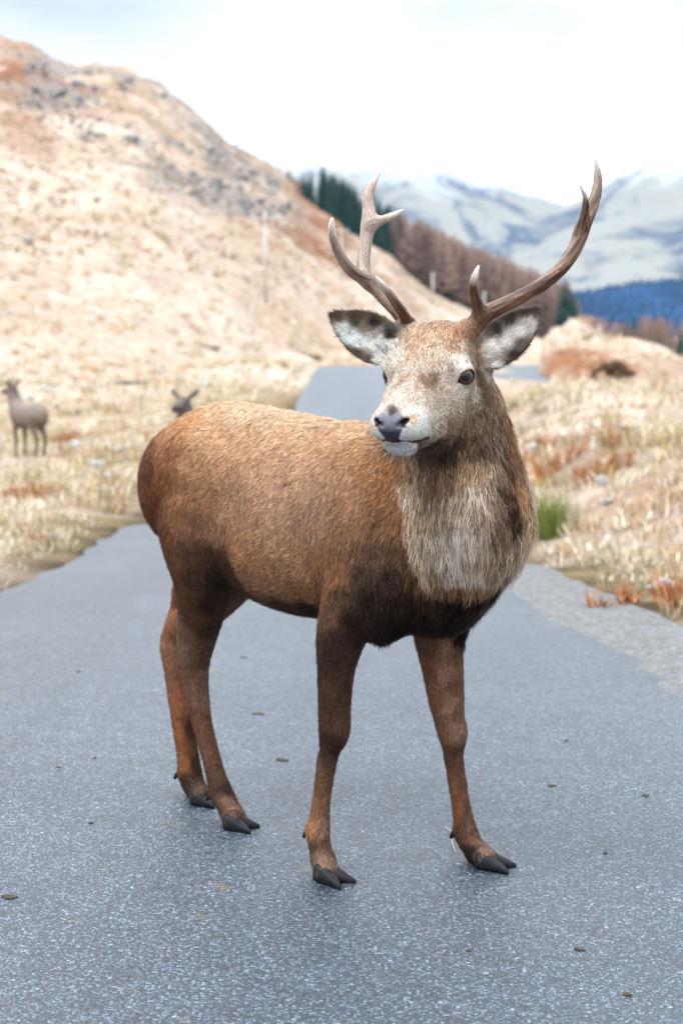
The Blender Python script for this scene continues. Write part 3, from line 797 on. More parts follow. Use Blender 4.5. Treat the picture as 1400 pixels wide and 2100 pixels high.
# ------------------------------------------------------------------ coat: colour with some light and shade in it, length and lie of the hair, read off the photograph
# (photo x, photo y, sRGB, hair length in mm, lie of the hair in degrees: 0 right, 90 down, 180 left, 270 up)
COAT = [
 # back and flank, with the sheen of light from above painted along the back
 (440,838,(196,156,122),20,170),(500,842,(196,162,134),20,170),(560,850,(194,160,132),20,168),(640,868,(190,153,124),20,166),(715,882,(196,152,118),20,165),
 (350,890,(176,122,82),20,150),(395,860,(182,128,86),20,160),(430,900,(188,142,105),22,165),(500,900,(186,142,108),22,165),(580,900,(190,148,116),22,163),(660,910,(184,138,104),22,160),(735,915,(176,128,90),22,158),
 (340,930,(150,98,62),22,140),(390,950,(176,128,90),22,158),(460,960,(180,134,98),22,160),(540,960,(180,136,106),22,158),(620,960,(182,138,108),22,155),(700,960,(176,130,96),22,150),(770,960,(166,114,72),24,140),
 (420,1020,(156,108,74),22,155),(480,1030,(172,128,98),22,158),(560,1030,(176,134,108),22,155),(640,1030,(174,132,106),22,150),(720,1030,(168,122,90),22,140),(790,1020,(152,102,64),24,130),(815,960,(160,110,70),24,130),
 (490,1090,(172,124,90),22,155),(560,1100,(174,130,100),22,152),(640,1100,(170,126,98),22,146),(710,1090,(160,114,82),22,135),(770,1080,(140,98,68),24,125),(815,1060,(146,98,62),24,118),
 (490,1140,(168,114,72),24,155),(530,1165,(164,118,84),24,152),(600,1160,(166,120,88),24,148),(660,1160,(158,108,72),24,140),
 (510,1195,(150,104,70),26,155),(560,1205,(156,110,78),26,155),(620,1215,(146,100,66),26,150),(530,1235,(112,78,54),28,160),(590,1250,(84,58,42),30,165),(640,1255,(70,48,36),30,150),
 # rump and thigh
 (292,945,(120,80,56),22,110),(300,975,(112,68,46),24,105),(300,1010,(130,78,48),24,100),(318,1050,(118,66,38),24,95),(335,1100,(122,72,44),24,92),(352,1160,(118,76,54),20,92),
 (330,985,(140,88,54),22,110),(370,1000,(150,102,68),22,130),(360,1060,(132,88,60),22,110),(400,1075,(122,82,60),20,110),(440,1085,(140,98,70),20,115),(460,1050,(166,122,92),22,140),
 (380,1130,(98,64,46),18,100),(420,1140,(84,56,43),18,100),(455,1150,(92,60,42),18,100),(400,1190,(86,58,44),14,95),(440,1190,(64,45,36),14,95),(380,1220,(112,74,52),12,92),(430,1240,(76,52,42),12,92),
 (490,1205,(110,74,50),12,90),(460,1245,(96,64,44),13,92),
 # hind legs
 (400,1275,(104,70,50),13,95),(375,1300,(128,90,66),13,95),(430,1290,(92,62,46),12,92),(372,1335,(136,106,86),12,95),(395,1345,(120,86,68),11,95),(415,1350,(108,76,58),11,95),(400,1400,(132,94,74),11,92),(410,1440,(134,100,80),11,85),
 (420,1480,(124,82,60),11,82),(405,1470,(126,80,54),11,84),(430,1540,(118,78,58),11,80),(448,1590,(104,70,54),11,78),(462,1612,(74,54,46),12,75),(462,1645,(120,88,72),13,75),(475,1670,(96,70,58),13,70),(455,1660,(104,72,54),13,72),
 (345,1290,(146,96,66),13,95),(342,1340,(150,102,72),12,92),(352,1390,(136,88,60),11,90),(356,1440,(146,88,50),11,88),(370,1500,(152,86,42),11,86),(390,1500,(74,48,32),11,86),(378,1560,(142,86,48),11,84),(400,1560,(70,48,36),11,84),(385,1600,(78,58,48),12,75),(405,1620,(104,78,62),12,70),(415,1632,(60,46,40),12,70),
 # shoulder and chest
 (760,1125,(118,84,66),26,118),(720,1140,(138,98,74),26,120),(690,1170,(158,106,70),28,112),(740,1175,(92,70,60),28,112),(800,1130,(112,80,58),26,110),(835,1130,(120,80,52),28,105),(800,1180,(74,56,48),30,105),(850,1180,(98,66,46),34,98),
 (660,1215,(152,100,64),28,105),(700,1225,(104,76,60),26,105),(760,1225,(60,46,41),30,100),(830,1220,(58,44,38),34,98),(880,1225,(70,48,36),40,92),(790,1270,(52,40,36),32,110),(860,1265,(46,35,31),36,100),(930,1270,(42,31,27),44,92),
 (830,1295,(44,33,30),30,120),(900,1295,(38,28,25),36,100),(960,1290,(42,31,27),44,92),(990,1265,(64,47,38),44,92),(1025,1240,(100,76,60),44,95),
 # front legs, the left one's palest samples painting in its highlights
 (670,1260,(112,78,58),18,100),(720,1275,(66,48,41),18,98),(690,1310,(74,52,43),12,94),(725,1310,(70,50,41),12,92),(665,1350,(78,52,40),13,92),(700,1360,(80,55,44),13,92),(670,1420,(88,58,43),11,90),(702,1420,(82,56,44),11,90),
 (670,1480,(92,60,44),11,90),(700,1485,(96,66,52),11,90),(680,1520,(78,54,43),11,92),(672,1550,(96,66,52),11,94),(685,1545,(80,56,45),11,94),(660,1600,(120,82,60),11,95),(676,1600,(112,78,60),11,95),(650,1660,(140,92,62),11,95),(668,1660,(124,90,72),11,94),
 (637,1700,(160,104,60),12,95),(660,1700,(136,102,84),11,90),(642,1735,(104,76,58),12,90),(668,1735,(108,80,64),12,85),(655,1765,(118,92,78),13,80),(680,1765,(112,86,72),13,70),
 (880,1325,(112,74,52),12,88),(915,1330,(134,96,72),12,88),(938,1340,(110,76,58),13,88),(880,1385,(128,82,52),13,85),(910,1385,(146,106,80),12,86),(938,1400,(118,82,62),12,88),(892,1440,(138,92,58),12,82),(920,1450,(150,112,88),11,86),(940,1460,(122,88,70),11,88),
 (905,1500,(134,90,62),11,85),(930,1500,(138,104,84),11,88),(925,1545,(112,76,56),11,88),(940,1560,(106,72,54),11,88),(922,1610,(138,86,50),11,85),(945,1610,(112,76,58),11,86),(932,1670,(140,84,46),11,84),(955,1670,(110,76,58),11,84),(945,1705,(104,70,50),11,80),(968,1710,(112,82,66),12,75),(960,1745,(56,42,36),13,70),(985,1745,(128,98,84),12,60),(1000,1760,(104,80,68),12,55),
 # neck, the darkest samples painting in the shadow of the mane parting
 (845,950,(150,122,98),44,96),(842,1000,(168,144,122),57,96),(850,1060,(166,142,120),58,90),(860,1120,(170,148,128),61,86),(880,1165,(160,132,108),61,84),(895,1178,(150,112,80),46,88),(930,1192,(136,94,64),42,92),(975,1195,(150,110,80),42,92),(1020,1188,(156,120,94),44,96),(900,1226,(52,39,33),40,92),(945,1232,(44,33,28),40,92),(990,1228,(50,38,31),40,92),(1030,1216,(80,60,48),40,95),
 (885,985,(120,96,78),46,92),(920,965,(140,106,76),44,92),(960,955,(164,132,102),44,92),(895,1040,(140,118,100),58,90),(940,1020,(160,140,122),58,90),(975,1010,(184,166,150),58,90),(1005,1020,(140,116,98),58,88),
 (900,1100,(170,154,140),61,88),(945,1090,(176,162,150),61,90),(985,1080,(166,148,132),61,88),(1020,1080,(120,96,80),61,84),(920,1150,(176,160,146),61,88),(965,1160,(182,166,150),61,90),(1010,1150,(150,126,108),61,92),(1050,1150,(166,142,122),61,94),(1055,1110,(158,136,118),61,85),
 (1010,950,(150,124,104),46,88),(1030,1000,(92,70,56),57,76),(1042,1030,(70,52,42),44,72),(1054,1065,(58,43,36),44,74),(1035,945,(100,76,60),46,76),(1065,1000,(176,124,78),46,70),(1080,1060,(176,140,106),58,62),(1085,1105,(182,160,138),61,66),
 (1035,860,(188,128,78),36,80),(1050,920,(182,122,70),42,74),(1020,810,(200,160,126),30,80),(1005,850,(178,152,132),34,82),(1015,900,(160,134,116),42,82),(985,900,(150,122,98),40,88),(985,850,(170,146,124),30,85),
 # face
 (838,688,(205,170,136),12,275),(862,690,(206,166,130),13,272),(890,690,(206,168,134),13,270),(915,685,(204,160,118),14,272),(945,685,(186,136,92),14,280),(970,690,(174,128,88),13,290),(980,715,(162,120,84),12,290),(900,672,(190,150,112),16,272),
 (835,720,(204,168,134),10,270),(865,725,(206,176,152),10,272),(900,725,(208,184,162),10,272),(930,715,(194,150,112),11,278),(955,712,(204,178,156),10,285),
 (812,735,(222,214,208),8,265),(845,755,(200,184,172),8,268),(880,755,(204,186,170),8,270),(915,750,(204,190,180),8,275),(948,745,(234,228,224),8,290),(972,752,(224,214,208),8,300),(990,775,(168,138,112),10,75),(985,740,(170,134,100),10,290),
 (802,785,(216,206,198),7,262),(822,777,(192,160,132),7,265),(835,785,(206,192,182),7,265),(862,794,(200,176,158),7,268),(872,782,(168,132,108),7,270),(892,774,(160,122,98),7,275),(915,782,(198,180,168),7,280),(935,800,(206,196,190),7,300),
 (955,800,(224,218,214),7,20),(975,800,(214,204,196),8,50),(912,820,(202,186,174),7,320),(850,812,(208,196,186),7,265),(820,812,(212,202,196),6,262),(885,820,(204,186,172),7,290),(800,822,(206,196,192),5,262),
 (800,836,(112,100,102),4,262),(815,828,(206,196,192),5,265),(840,838,(226,218,214),5,300),(780,838,(214,206,204),5,255),(768,862,(222,190,174),5,200),(762,885,(226,200,186),6,160),(845,862,(216,178,154),5,330),(842,880,(232,222,216),6,10),
 (865,870,(236,232,230),6,350),(872,895,(238,235,233),7,30),(826,890,(240,239,238),5,60),(775,895,(236,232,230),5,130),(890,865,(218,206,196),7,340),(905,885,(206,188,170),9,30),(905,850,(204,190,178),8,330),
 (800,914,(240,238,236),7,100),(830,915,(242,240,238),7,90),(848,918,(238,234,230),9,80),(786,908,(232,214,200),7,120),(866,912,(84,60,50),4,40),(888,918,(120,92,74),9,60),
 (935,835,(206,192,180),9,20),(965,830,(196,174,154),10,50),(930,870,(186,158,130),12,40),(960,870,(176,146,118),16,60),(905,915,(172,140,110),14,70),(940,910,(152,118,88),24,80),(880,940,(156,128,100),22,85),(915,940,(140,110,84),34,88),(1000,805,(168,140,116),14,80),(995,780,(164,134,108),12,85),
 # ears: rim dark, inside pale
 (700,655,(104,80,66),12,205),(685,655,(96,72,60),10,220),(730,655,(104,82,68),12,200),(765,668,(100,78,64),12,210),(795,690,(92,72,58),12,230),(690,690,(72,54,45),12,220),(712,718,(58,43,36),12,215),(740,738,(104,84,72),12,215),(765,747,(140,124,112),12,215),
 (705,672,(214,220,224),20,200),(725,690,(226,234,238),24,200),(745,705,(226,235,239),26,205),(770,715,(218,228,232),28,230),(750,675,(150,132,120),16,205),(790,725,(222,230,234),28,240),(780,738,(216,222,226),24,220),(735,720,(90,70,58),14,210),(760,735,(112,92,80),14,210),(775,690,(190,190,190),20,230),
 (1097,645,(120,92,76),12,320),(1075,643,(112,86,70),12,310),(1045,655,(108,84,70),12,310),(1015,680,(104,82,70),12,310),(1100,675,(60,42,34),12,340),(1085,705,(44,32,28),12,350),(1065,728,(84,62,52),12,10),(1040,742,(92,74,64),12,20),
 (1080,665,(204,208,210),20,320),(1060,680,(216,226,230),24,315),(1040,695,(220,230,234),26,320),(1020,710,(216,224,228),28,330),(1005,720,(220,226,228),26,330),(1065,700,(130,108,94),16,330),(1050,722,(74,56,48),14,350),(1030,728,(150,140,132),18,350),(1010,745,(226,228,228),20,20),(1015,765,(214,212,208),20,60),(1002,765,(190,180,170),16,75),
]
JAW_SHADE = {(1000, 805), (995, 780), (985, 850), (985, 900), (1005, 850), (905, 915), (940, 910), (915, 940), (880, 940), (888, 918), (990, 775)}  # jaw edge and throat samples, darkened to paint shade behind the cheek
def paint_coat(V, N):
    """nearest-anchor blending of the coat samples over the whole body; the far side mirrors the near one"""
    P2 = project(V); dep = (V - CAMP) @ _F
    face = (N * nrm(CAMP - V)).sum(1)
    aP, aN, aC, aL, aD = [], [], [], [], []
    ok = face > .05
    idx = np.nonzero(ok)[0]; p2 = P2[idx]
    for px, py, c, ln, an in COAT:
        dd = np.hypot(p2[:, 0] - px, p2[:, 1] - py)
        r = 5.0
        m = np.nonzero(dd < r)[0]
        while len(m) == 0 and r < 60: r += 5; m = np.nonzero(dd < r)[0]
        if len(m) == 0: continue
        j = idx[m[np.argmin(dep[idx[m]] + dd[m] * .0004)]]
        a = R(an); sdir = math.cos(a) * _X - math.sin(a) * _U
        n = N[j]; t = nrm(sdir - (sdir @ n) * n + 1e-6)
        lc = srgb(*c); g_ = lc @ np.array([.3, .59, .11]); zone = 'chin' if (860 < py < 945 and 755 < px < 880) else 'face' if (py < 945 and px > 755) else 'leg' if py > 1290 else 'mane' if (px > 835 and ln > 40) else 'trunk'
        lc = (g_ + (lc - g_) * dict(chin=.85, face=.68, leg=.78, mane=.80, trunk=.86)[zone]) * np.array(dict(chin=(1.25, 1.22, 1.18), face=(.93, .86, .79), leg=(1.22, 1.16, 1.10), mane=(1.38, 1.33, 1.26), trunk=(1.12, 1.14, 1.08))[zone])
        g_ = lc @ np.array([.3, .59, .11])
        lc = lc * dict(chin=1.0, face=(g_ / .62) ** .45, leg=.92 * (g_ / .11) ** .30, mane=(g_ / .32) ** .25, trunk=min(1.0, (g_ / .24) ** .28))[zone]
        if (px, py) in JAW_SHADE: lc = lc * .68
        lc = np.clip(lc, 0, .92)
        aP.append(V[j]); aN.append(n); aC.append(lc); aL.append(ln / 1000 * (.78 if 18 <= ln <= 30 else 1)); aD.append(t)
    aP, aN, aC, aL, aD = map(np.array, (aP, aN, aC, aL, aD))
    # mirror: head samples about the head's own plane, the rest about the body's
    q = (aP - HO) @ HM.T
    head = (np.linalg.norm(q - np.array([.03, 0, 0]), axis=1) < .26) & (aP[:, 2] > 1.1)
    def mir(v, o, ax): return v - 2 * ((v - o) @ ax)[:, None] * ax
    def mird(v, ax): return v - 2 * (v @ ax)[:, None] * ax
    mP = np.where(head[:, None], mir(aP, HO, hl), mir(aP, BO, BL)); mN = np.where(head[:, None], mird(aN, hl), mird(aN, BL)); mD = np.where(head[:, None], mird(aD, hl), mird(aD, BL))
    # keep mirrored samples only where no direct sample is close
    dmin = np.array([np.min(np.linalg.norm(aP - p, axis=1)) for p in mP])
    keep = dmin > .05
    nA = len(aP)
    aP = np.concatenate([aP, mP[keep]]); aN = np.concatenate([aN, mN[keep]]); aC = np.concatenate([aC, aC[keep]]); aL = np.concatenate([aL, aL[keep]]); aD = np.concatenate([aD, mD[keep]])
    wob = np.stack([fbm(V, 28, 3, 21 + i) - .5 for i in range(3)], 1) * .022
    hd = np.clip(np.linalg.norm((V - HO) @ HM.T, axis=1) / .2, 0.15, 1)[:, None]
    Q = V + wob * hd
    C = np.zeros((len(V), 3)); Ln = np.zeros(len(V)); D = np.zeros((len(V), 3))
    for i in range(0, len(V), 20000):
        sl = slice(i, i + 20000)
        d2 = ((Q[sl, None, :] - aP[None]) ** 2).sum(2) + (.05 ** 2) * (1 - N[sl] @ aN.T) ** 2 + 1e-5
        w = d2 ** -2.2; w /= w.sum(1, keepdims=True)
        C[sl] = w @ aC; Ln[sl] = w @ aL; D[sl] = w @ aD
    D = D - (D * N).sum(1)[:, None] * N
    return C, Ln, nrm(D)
def special_zones(V, N, C, Ln):
    """bare nose pad, eye rims, mouth"""
    q = (V - HO) @ HM.T; a, l, t = q.T
    head = (np.abs(l) < .12) & (a > -.15) & (a < .3) & (t > -.13) & (t < .15)
    # nose pad: broad between the nostrils, narrowing to the lip
    half = np.where(t > -.004, .038, np.maximum(.031 - (-.004 - t) * .50, .017)) - np.clip(t - .012, 0, 1) * 1.3
    sm = lambda x, w: np.clip(x / w + .5, 0, 1)
    pad = head * sm(a - .222, .004) * sm(half - np.abs(l), .004) * sm(t + .0375, .004) * sm(.0245 - t - .006 * np.exp(-(l / .010) ** 2), .004) * ((N @ ha) > .0)
    nostril = head * (a > .210) * sm(.0074 - np.hypot((np.abs(l) - .0305) / 1.35, (t - .006 - (np.abs(l) - .0305) * .25)), .003)
    low = np.clip((t + .014) / .016, 0, 1)
    pc = srgb(54, 54, 60) + (srgb(116, 120, 134) - srgb(54, 54, 60)) * low[:, None]  # paler bluish top paints a sky reflection into the pad
    pc = pc * (.72 + .56 * vnoise(V, 320, 5))[:, None]
    C[:] = C + (pc - C) * pad[:, None]
    C[:] = C + (srgb(20, 17, 19) - C) * nostril[:, None]
    Ln[(pad > .35) | (nostril > .3)] = 0
    edge_ = (pad > .0) & (pad <= .35); Ln[edge_] = np.minimum(Ln[edge_], .004)
    for sd in (-1, 1):
        e, o, w = eye_frame(sd)
        v = V - e; x = v @ w; y = v @ np.cross(o, w); z = v @ o
        r = np.hypot(x / 1.28, y)
        m = (z > .002) & (r < .0215)
        f = np.clip((.0215 - r) / .004, 0, 1) * m
        C[:] = C * (1 - f[:, None]) + srgb(58, 40, 34) * f[:, None]
        Ln[m & (r < .0195)] = 0
        m = (z > 0) & (r < .027); Ln[m] = np.minimum(Ln[m], .004)
        td = np.linalg.norm(V - (e + o * .012 + w * .032 - ht * .010), axis=1)
        f = np.clip((.010 - td) / .006, 0, 1)[:, None] * .75
        C[:] = C * (1 - f) + srgb(70, 48, 40) * f
    mouth = head & (a > .180) & (np.abs(t + .0400 + np.clip(np.abs(l) - .020, 0, 1) * .68) < .0058) & ((N @ ha) + np.abs(N @ hl) > .2)
    C[mouth] = srgb(70, 50, 44); Ln[mouth] = 0
    return pad
def grow_fur(V, F, N, C, Ln, D):
    T = np.concatenate([F[:, [0, 1, 2]], F[:, [0, 2, 3]]])
    A = .5 * np.linalg.norm(np.cross(V[T[:, 1]] - V[T[:, 0]], V[T[:, 2]] - V[T[:, 0]]), axis=1)
    cen = V[T].mean(1); nf = N[T].mean(1); L = Ln[T].mean(1)
    vis = (nf * nrm(CAMP - cen)).sum(1)
    q = np.linalg.norm((cen - HO) @ HM.T - np.array([.04, 0, 0]), axis=1)
    headw = np.clip((.25 - q) / .06, 0, 1) * (cen[:, 2] > 1.08)
    dens = 17e4 + headw * 30e4 + np.clip((.014 - L) / .004, 0, 1) * 12e4          # hairs per m2
    dens = dens * np.clip(vis * 2.2 + .75, .22, 1) * (L > .002)
    n = rng.poisson(A * dens)
    ti = np.repeat(np.arange(len(T)), n)
    k = len(ti)
    b = rng.random((k, 2)); fl = b.sum(1) > 1; b[fl] = 1 - b[fl]
    w = np.stack([1 - b.sum(1), b[:, 0], b[:, 1]], 1)[:, :, None]
    tv = T[ti]
    p = (V[tv] * w).sum(1); nn = nrm((N[tv] * w).sum(1)); c = (C[tv] * w).sum(1); ln = (Ln[tv] * w[:, :, 0]).sum(1); d = nrm((D[tv] * w).sum(1))
    hw = headw[ti]
    # coherent swirl and clumping of the lie
    bt = np.cross(nn, d)
    sw = (fbm(p, 22, 3, 31) - .5) * .9 + (vnoise(p, 160, 44) - .5) * .8 * (1 - .5 * hw) + rng.normal(0, .13, k)
    d = nrm(d * np.cos(sw)[:, None] + bt * np.sin(sw)[:, None])
    lift = np.clip(.30 + rng.normal(0, .10, k) + .35 * (vnoise(p, 90, 51) - .5), .08, .9)
    ear = np.zeros(k, bool)
    for e in (EAR_R, EAR_L):
        x, y, n_, Le = ear_frame(e); qq = (p - e['base']) @ np.stack([x, y, n_]).T
        ear |= (qq[:, 0] > .01) & (qq[:, 0] < Le + .01) & (np.abs(qq[:, 1]) < e['w'] + .01) & (np.abs(qq[:, 2]) < .04)
    lift = np.where(ear, lift + .25, lift)
    guard = rng.random(k) < .05
    lift = np.where(guard, lift + .22, lift) + np.clip((ln - .04) / .03, 0, 1) * .12
    ln = np.where(guard, ln * 1.25, ln)
    ln = ln * rng.uniform(.65, 1.2, k) * (.8 + .4 * vnoise(p, 70, 63))
    d1 = nrm(d * np.cos(lift)[:, None] + nn * np.sin(lift)[:, None] + rng.normal(0, .05, (k, 3)))
    l2 = lift * .25 - .06
    d2 = nrm(d * np.cos(l2)[:, None] + nn * np.sin(l2)[:, None] + np.array([0, 0, -.10]) + rng.normal(0, .10, (k, 3)) * np.where(ear, 3, 1)[:, None])
    m = p + d1 * (ln * .45)[:, None]; t = m + d2 * (ln * .55)[:, None]
    # neighbouring hairs draw together into tufts
    lw = np.clip((ln - .012) / .03, 0, 1)
    cs = np.where(ln > .030, .013, np.where(ln > .012, .0085, .006))
    wv = p + (np.stack([vnoise(p, 60, 91 + i) for i in range(3)], 1) - .5) * .02
    key = np.floor(wv / cs[:, None]).astype(np.int64); key = (key[:, 0] * 73856093) ^ (key[:, 1] * 19349663) ^ (key[:, 2] * 83492791)
    _, inv = np.unique(key, return_inverse=True); inv = inv.ravel(); cnt = np.bincount(inv)
    mt = np.stack([np.bincount(inv, t[:, i]) / cnt for i in range(3)], 1)[inv]
    pull = (.22 + .42 * lw) * rng.uniform(.5, 1.2, k) * np.where(ear, .3, 1)
    t = t + (mt - t) * pull[:, None]
    ctone = np.exp(rng.normal(0, 1, len(cnt)))[inv] ** (.10 + .10 * lw)
    clift = rng.normal(0, 1, len(cnt))[inv] * (.06 * ln); t = t + nn * clift[:, None]
    p = p - nn * .001
    wd = np.clip(.00062 + ln * .022 + .00022 * hw, .0006, .0017) * np.where(ear, .62, 1)
    s1 = nrm(np.cross(d1, nn) + rng.normal(0, .25, (k, 3))) * wd[:, None] * .5
    VV = np.stack([p - s1, p + s1, m + s1 * .85, m - s1 * .85, t], 1).reshape(-1, 3)
    i0 = np.arange(k) * 5
    FF = np.concatenate([np.stack([i0, i0 + 1, i0 + 2], 1), np.stack([i0, i0 + 2, i0 + 3], 1), np.stack([i0 + 3, i0 + 2, i0 + 4], 1)])
    # every hair: darker root, paler tip, its own tone; streaks shared by neighbours
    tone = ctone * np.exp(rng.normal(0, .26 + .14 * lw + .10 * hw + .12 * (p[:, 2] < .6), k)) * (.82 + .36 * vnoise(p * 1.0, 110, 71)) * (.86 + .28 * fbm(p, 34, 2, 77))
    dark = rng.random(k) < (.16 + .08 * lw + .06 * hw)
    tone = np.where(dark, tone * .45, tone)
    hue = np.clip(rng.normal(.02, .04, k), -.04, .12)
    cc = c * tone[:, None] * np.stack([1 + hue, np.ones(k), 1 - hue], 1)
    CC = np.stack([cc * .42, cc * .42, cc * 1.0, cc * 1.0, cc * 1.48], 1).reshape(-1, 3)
    NN = np.repeat(nrm(nn + .35 * d1), 5, 0)
    return VV, FF, np.clip(CC, 0, 1), NN, k
def coat_marks(V, N, C):
    """small dark scuffs and swirls in the coat"""
    P2 = project(V); f = (N * nrm(CAMP - V)).sum(1) > .1
    for px, py, rx, ry, a, g in ((590, 992, 13, 5, -15, .25), (604, 986, 12, 3, -12, .45), (768, 1082, 5, 16, 20, .35), (735, 1123, 22, 4, -10, .5), (360, 895, 34, 3, -38, .4), (705, 935, 9, 3, -20, .6), (440, 880, 10, 2, -20, .7)):
        d = P2 - (px, py); c, s = math.cos(R(a)), math.sin(R(a)); u = (d[:, 0] * c + d[:, 1] * s) / rx; v = (-d[:, 0] * s + d[:, 1] * c) / ry
        near = np.nonzero(f & (u * u + v * v < 1))[0]
        if len(near) == 0: continue
        c0 = V[near].mean(0); D3 = np.linalg.norm(V - c0, axis=1) < .06
        w = np.clip(1.25 - np.sqrt(u * u + v * v), 0, 1) * f * D3
        C *= (1 - w * (1 - g))[:, None]
# ------------------------------------------------------------------ stag: materials and assembly
def mat_hide():
    m = NT('hide'); c = m.attr('col')
    nz = m.noise(420, 3, .6, m.objc())
    col_ = m.mix(m.ramp(nz.outputs[0], [(.3, .35), (.75, .9)]).outputs[0], m.mix(1.0, c.outputs['Color'], .55, 'MULTIPLY'), c.outputs['Color'])
    wet = m.attr('wet')
    vor = m.n('ShaderNodeTexVoronoi'); vor.inputs['Scale'].default_value = 330; m.l(m.objc(), vor.inputs['Vector'])
    hgt = m.mix(wet.outputs['Fac'], nz.outputs[0], vor.outputs['Distance'])
    nb = m.bump(hgt, .5, .002)
    p = m.bsdf(col_, .8, .2, nb)
    m.l(m.ramp(wet.outputs['Fac'], [(0, .8), (1, .33)]).outputs[0], p.inputs['Roughness'])
    return m.m
def mat_fur():
    m = NT('fur'); c = m.attr('col'); n = m.attr('nrm')
    vt = m.n('ShaderNodeVectorTransform', vector_type='NORMAL', convert_from='OBJECT', convert_to='WORLD')
    m.l(n.outputs['Vector'], vt.inputs[0])
    m.bsdf(c.outputs['Color'], .6, .10, vt.outputs[0])
    return m.m
def mat_antler():
    m = NT('antler_bone'); c = m.attr('col')
    mp = m.n('ShaderNodeMapping'); mp.inputs['Scale'].default_value = (1, 1, .3); m.l(m.objc(), mp.inputs[0])
    nz = m.noise(300, 4, .6, mp.outputs[0])
    col_ = m.mix(m.ramp(nz.outputs[0], [(.35, .0), (.7, 1.0)]).outputs[0], m.mix(1.0, c.outputs['Color'], .72, 'MULTIPLY'), m.mix(1.0, c.outputs['Color'], 1.12, 'MULTIPLY'))
    m.bsdf(col_, .45, .4, m.bump(nz.outputs[0], .4, .0015)); return m.m
def mat_hoof():
    m = NT('hoof_horn'); nz = m.noise(160, 4, .6, m.objc())
    c = m.ramp(nz.outputs[0], [(.3, srgb(16, 15, 17)), (.66, srgb(32, 33, 39)), (.88, srgb(62, 48, 40))])
    m.bsdf(c.outputs[0], m.ramp(nz.outputs[0], [(.3, .42), (.8, .75)]).outputs[0], .22, m.bump(nz.outputs[0], .35, .0015)); return m.m
def mat_eye():
    m = NT('eye_wet'); o = m.objc()
    sp = m.n('ShaderNodeSeparateXYZ'); m.l(o, sp.inputs[0])
    r = m.math('SQRT', m.math('ADD', m.math('POWER', sp.outputs[0], 2), m.math('POWER', sp.outputs[1], 2)))
    # horizontal oval pupil
    rp = m.math('SQRT', m.math('ADD', m.math('POWER', m.math('MULTIPLY', sp.outputs[0], .82), 2), m.math('POWER', m.math('MULTIPLY', sp.outputs[1], 1.12), 2)))
    iris = m.ramp(m.math('MULTIPLY', r, 1 / .0235), [(.44, srgb(84, 48, 26)), (.60, srgb(146, 94, 54)), (.67, srgb(112, 68, 40)), (.73, srgb(20, 14, 12)), (.85, srgb(52, 38, 33))])
    c = m.mix(m.ramp(m.math('MULTIPLY', rp, 1 / .0235), [(.48, 0.0), (.54, 1.0)]).outputs[0], (.004, .004, .005), iris.outputs[0])
    m.bsdf(c, .03, .5, Coat_Weight=.15, Coat_Roughness=.02); return m.m
def build_stag():
    S = build_stag_sdf(); lo, hi = lerp_fine()
    V, F = surface(S, .0058, fine=[(lo[0], hi[0], .0034), (lo[1], hi[1], .0034), (1.10, hi[2], .0034)])
    N = vnormals(V, F)
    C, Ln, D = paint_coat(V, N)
    pad = special_zones(V, N, C, Ln)
    coat_marks(V, N, C)
    root = empty('stag', BO)
    tag(root, 'red deer stag with branching antlers standing on the road, head turned to watch', 'deer')
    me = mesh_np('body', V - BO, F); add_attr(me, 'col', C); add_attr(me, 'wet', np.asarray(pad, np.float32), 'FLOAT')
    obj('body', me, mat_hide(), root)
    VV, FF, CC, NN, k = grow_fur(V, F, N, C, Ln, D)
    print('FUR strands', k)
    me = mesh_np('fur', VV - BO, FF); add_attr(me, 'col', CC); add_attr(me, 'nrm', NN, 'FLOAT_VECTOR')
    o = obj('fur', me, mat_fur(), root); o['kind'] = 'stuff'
    am = mat_antler()
    build_antler(ANTLER_R, -1, am, root); build_antler(ANTLER_L, 1, am, root)
    build_feet(mat_hoof(), root)
    em = mat_eye()
    for sd in (-1, 1):
        e, ax, w = eye_frame(sd)
        bm = bmesh.new(); bmesh.ops.create_uvsphere(bm, u_segments=32, v_segments=24, radius=.0235)
        for v in bm.verts:                                            # slight corneal bulge
            z = v.co.z / .0235
            if z > .75: v.co *= 1 + (z - .75) * .18
        for f in bm.faces: f.smooth = True
        eo = obj('eye', bm, em, root)
        g = nrm(ax + .16 * ha + .10 * ht); x = nrm(np.cross(ht, g)); y = np.cross(g, x)
        eo.matrix_local = Matrix(((x[0], y[0], g[0], 0), (x[1], y[1], g[1], 0), (x[2], y[2], g[2], 0), (0, 0, 0, 1)))
        eo.location = Vector(e - BO)
    return root
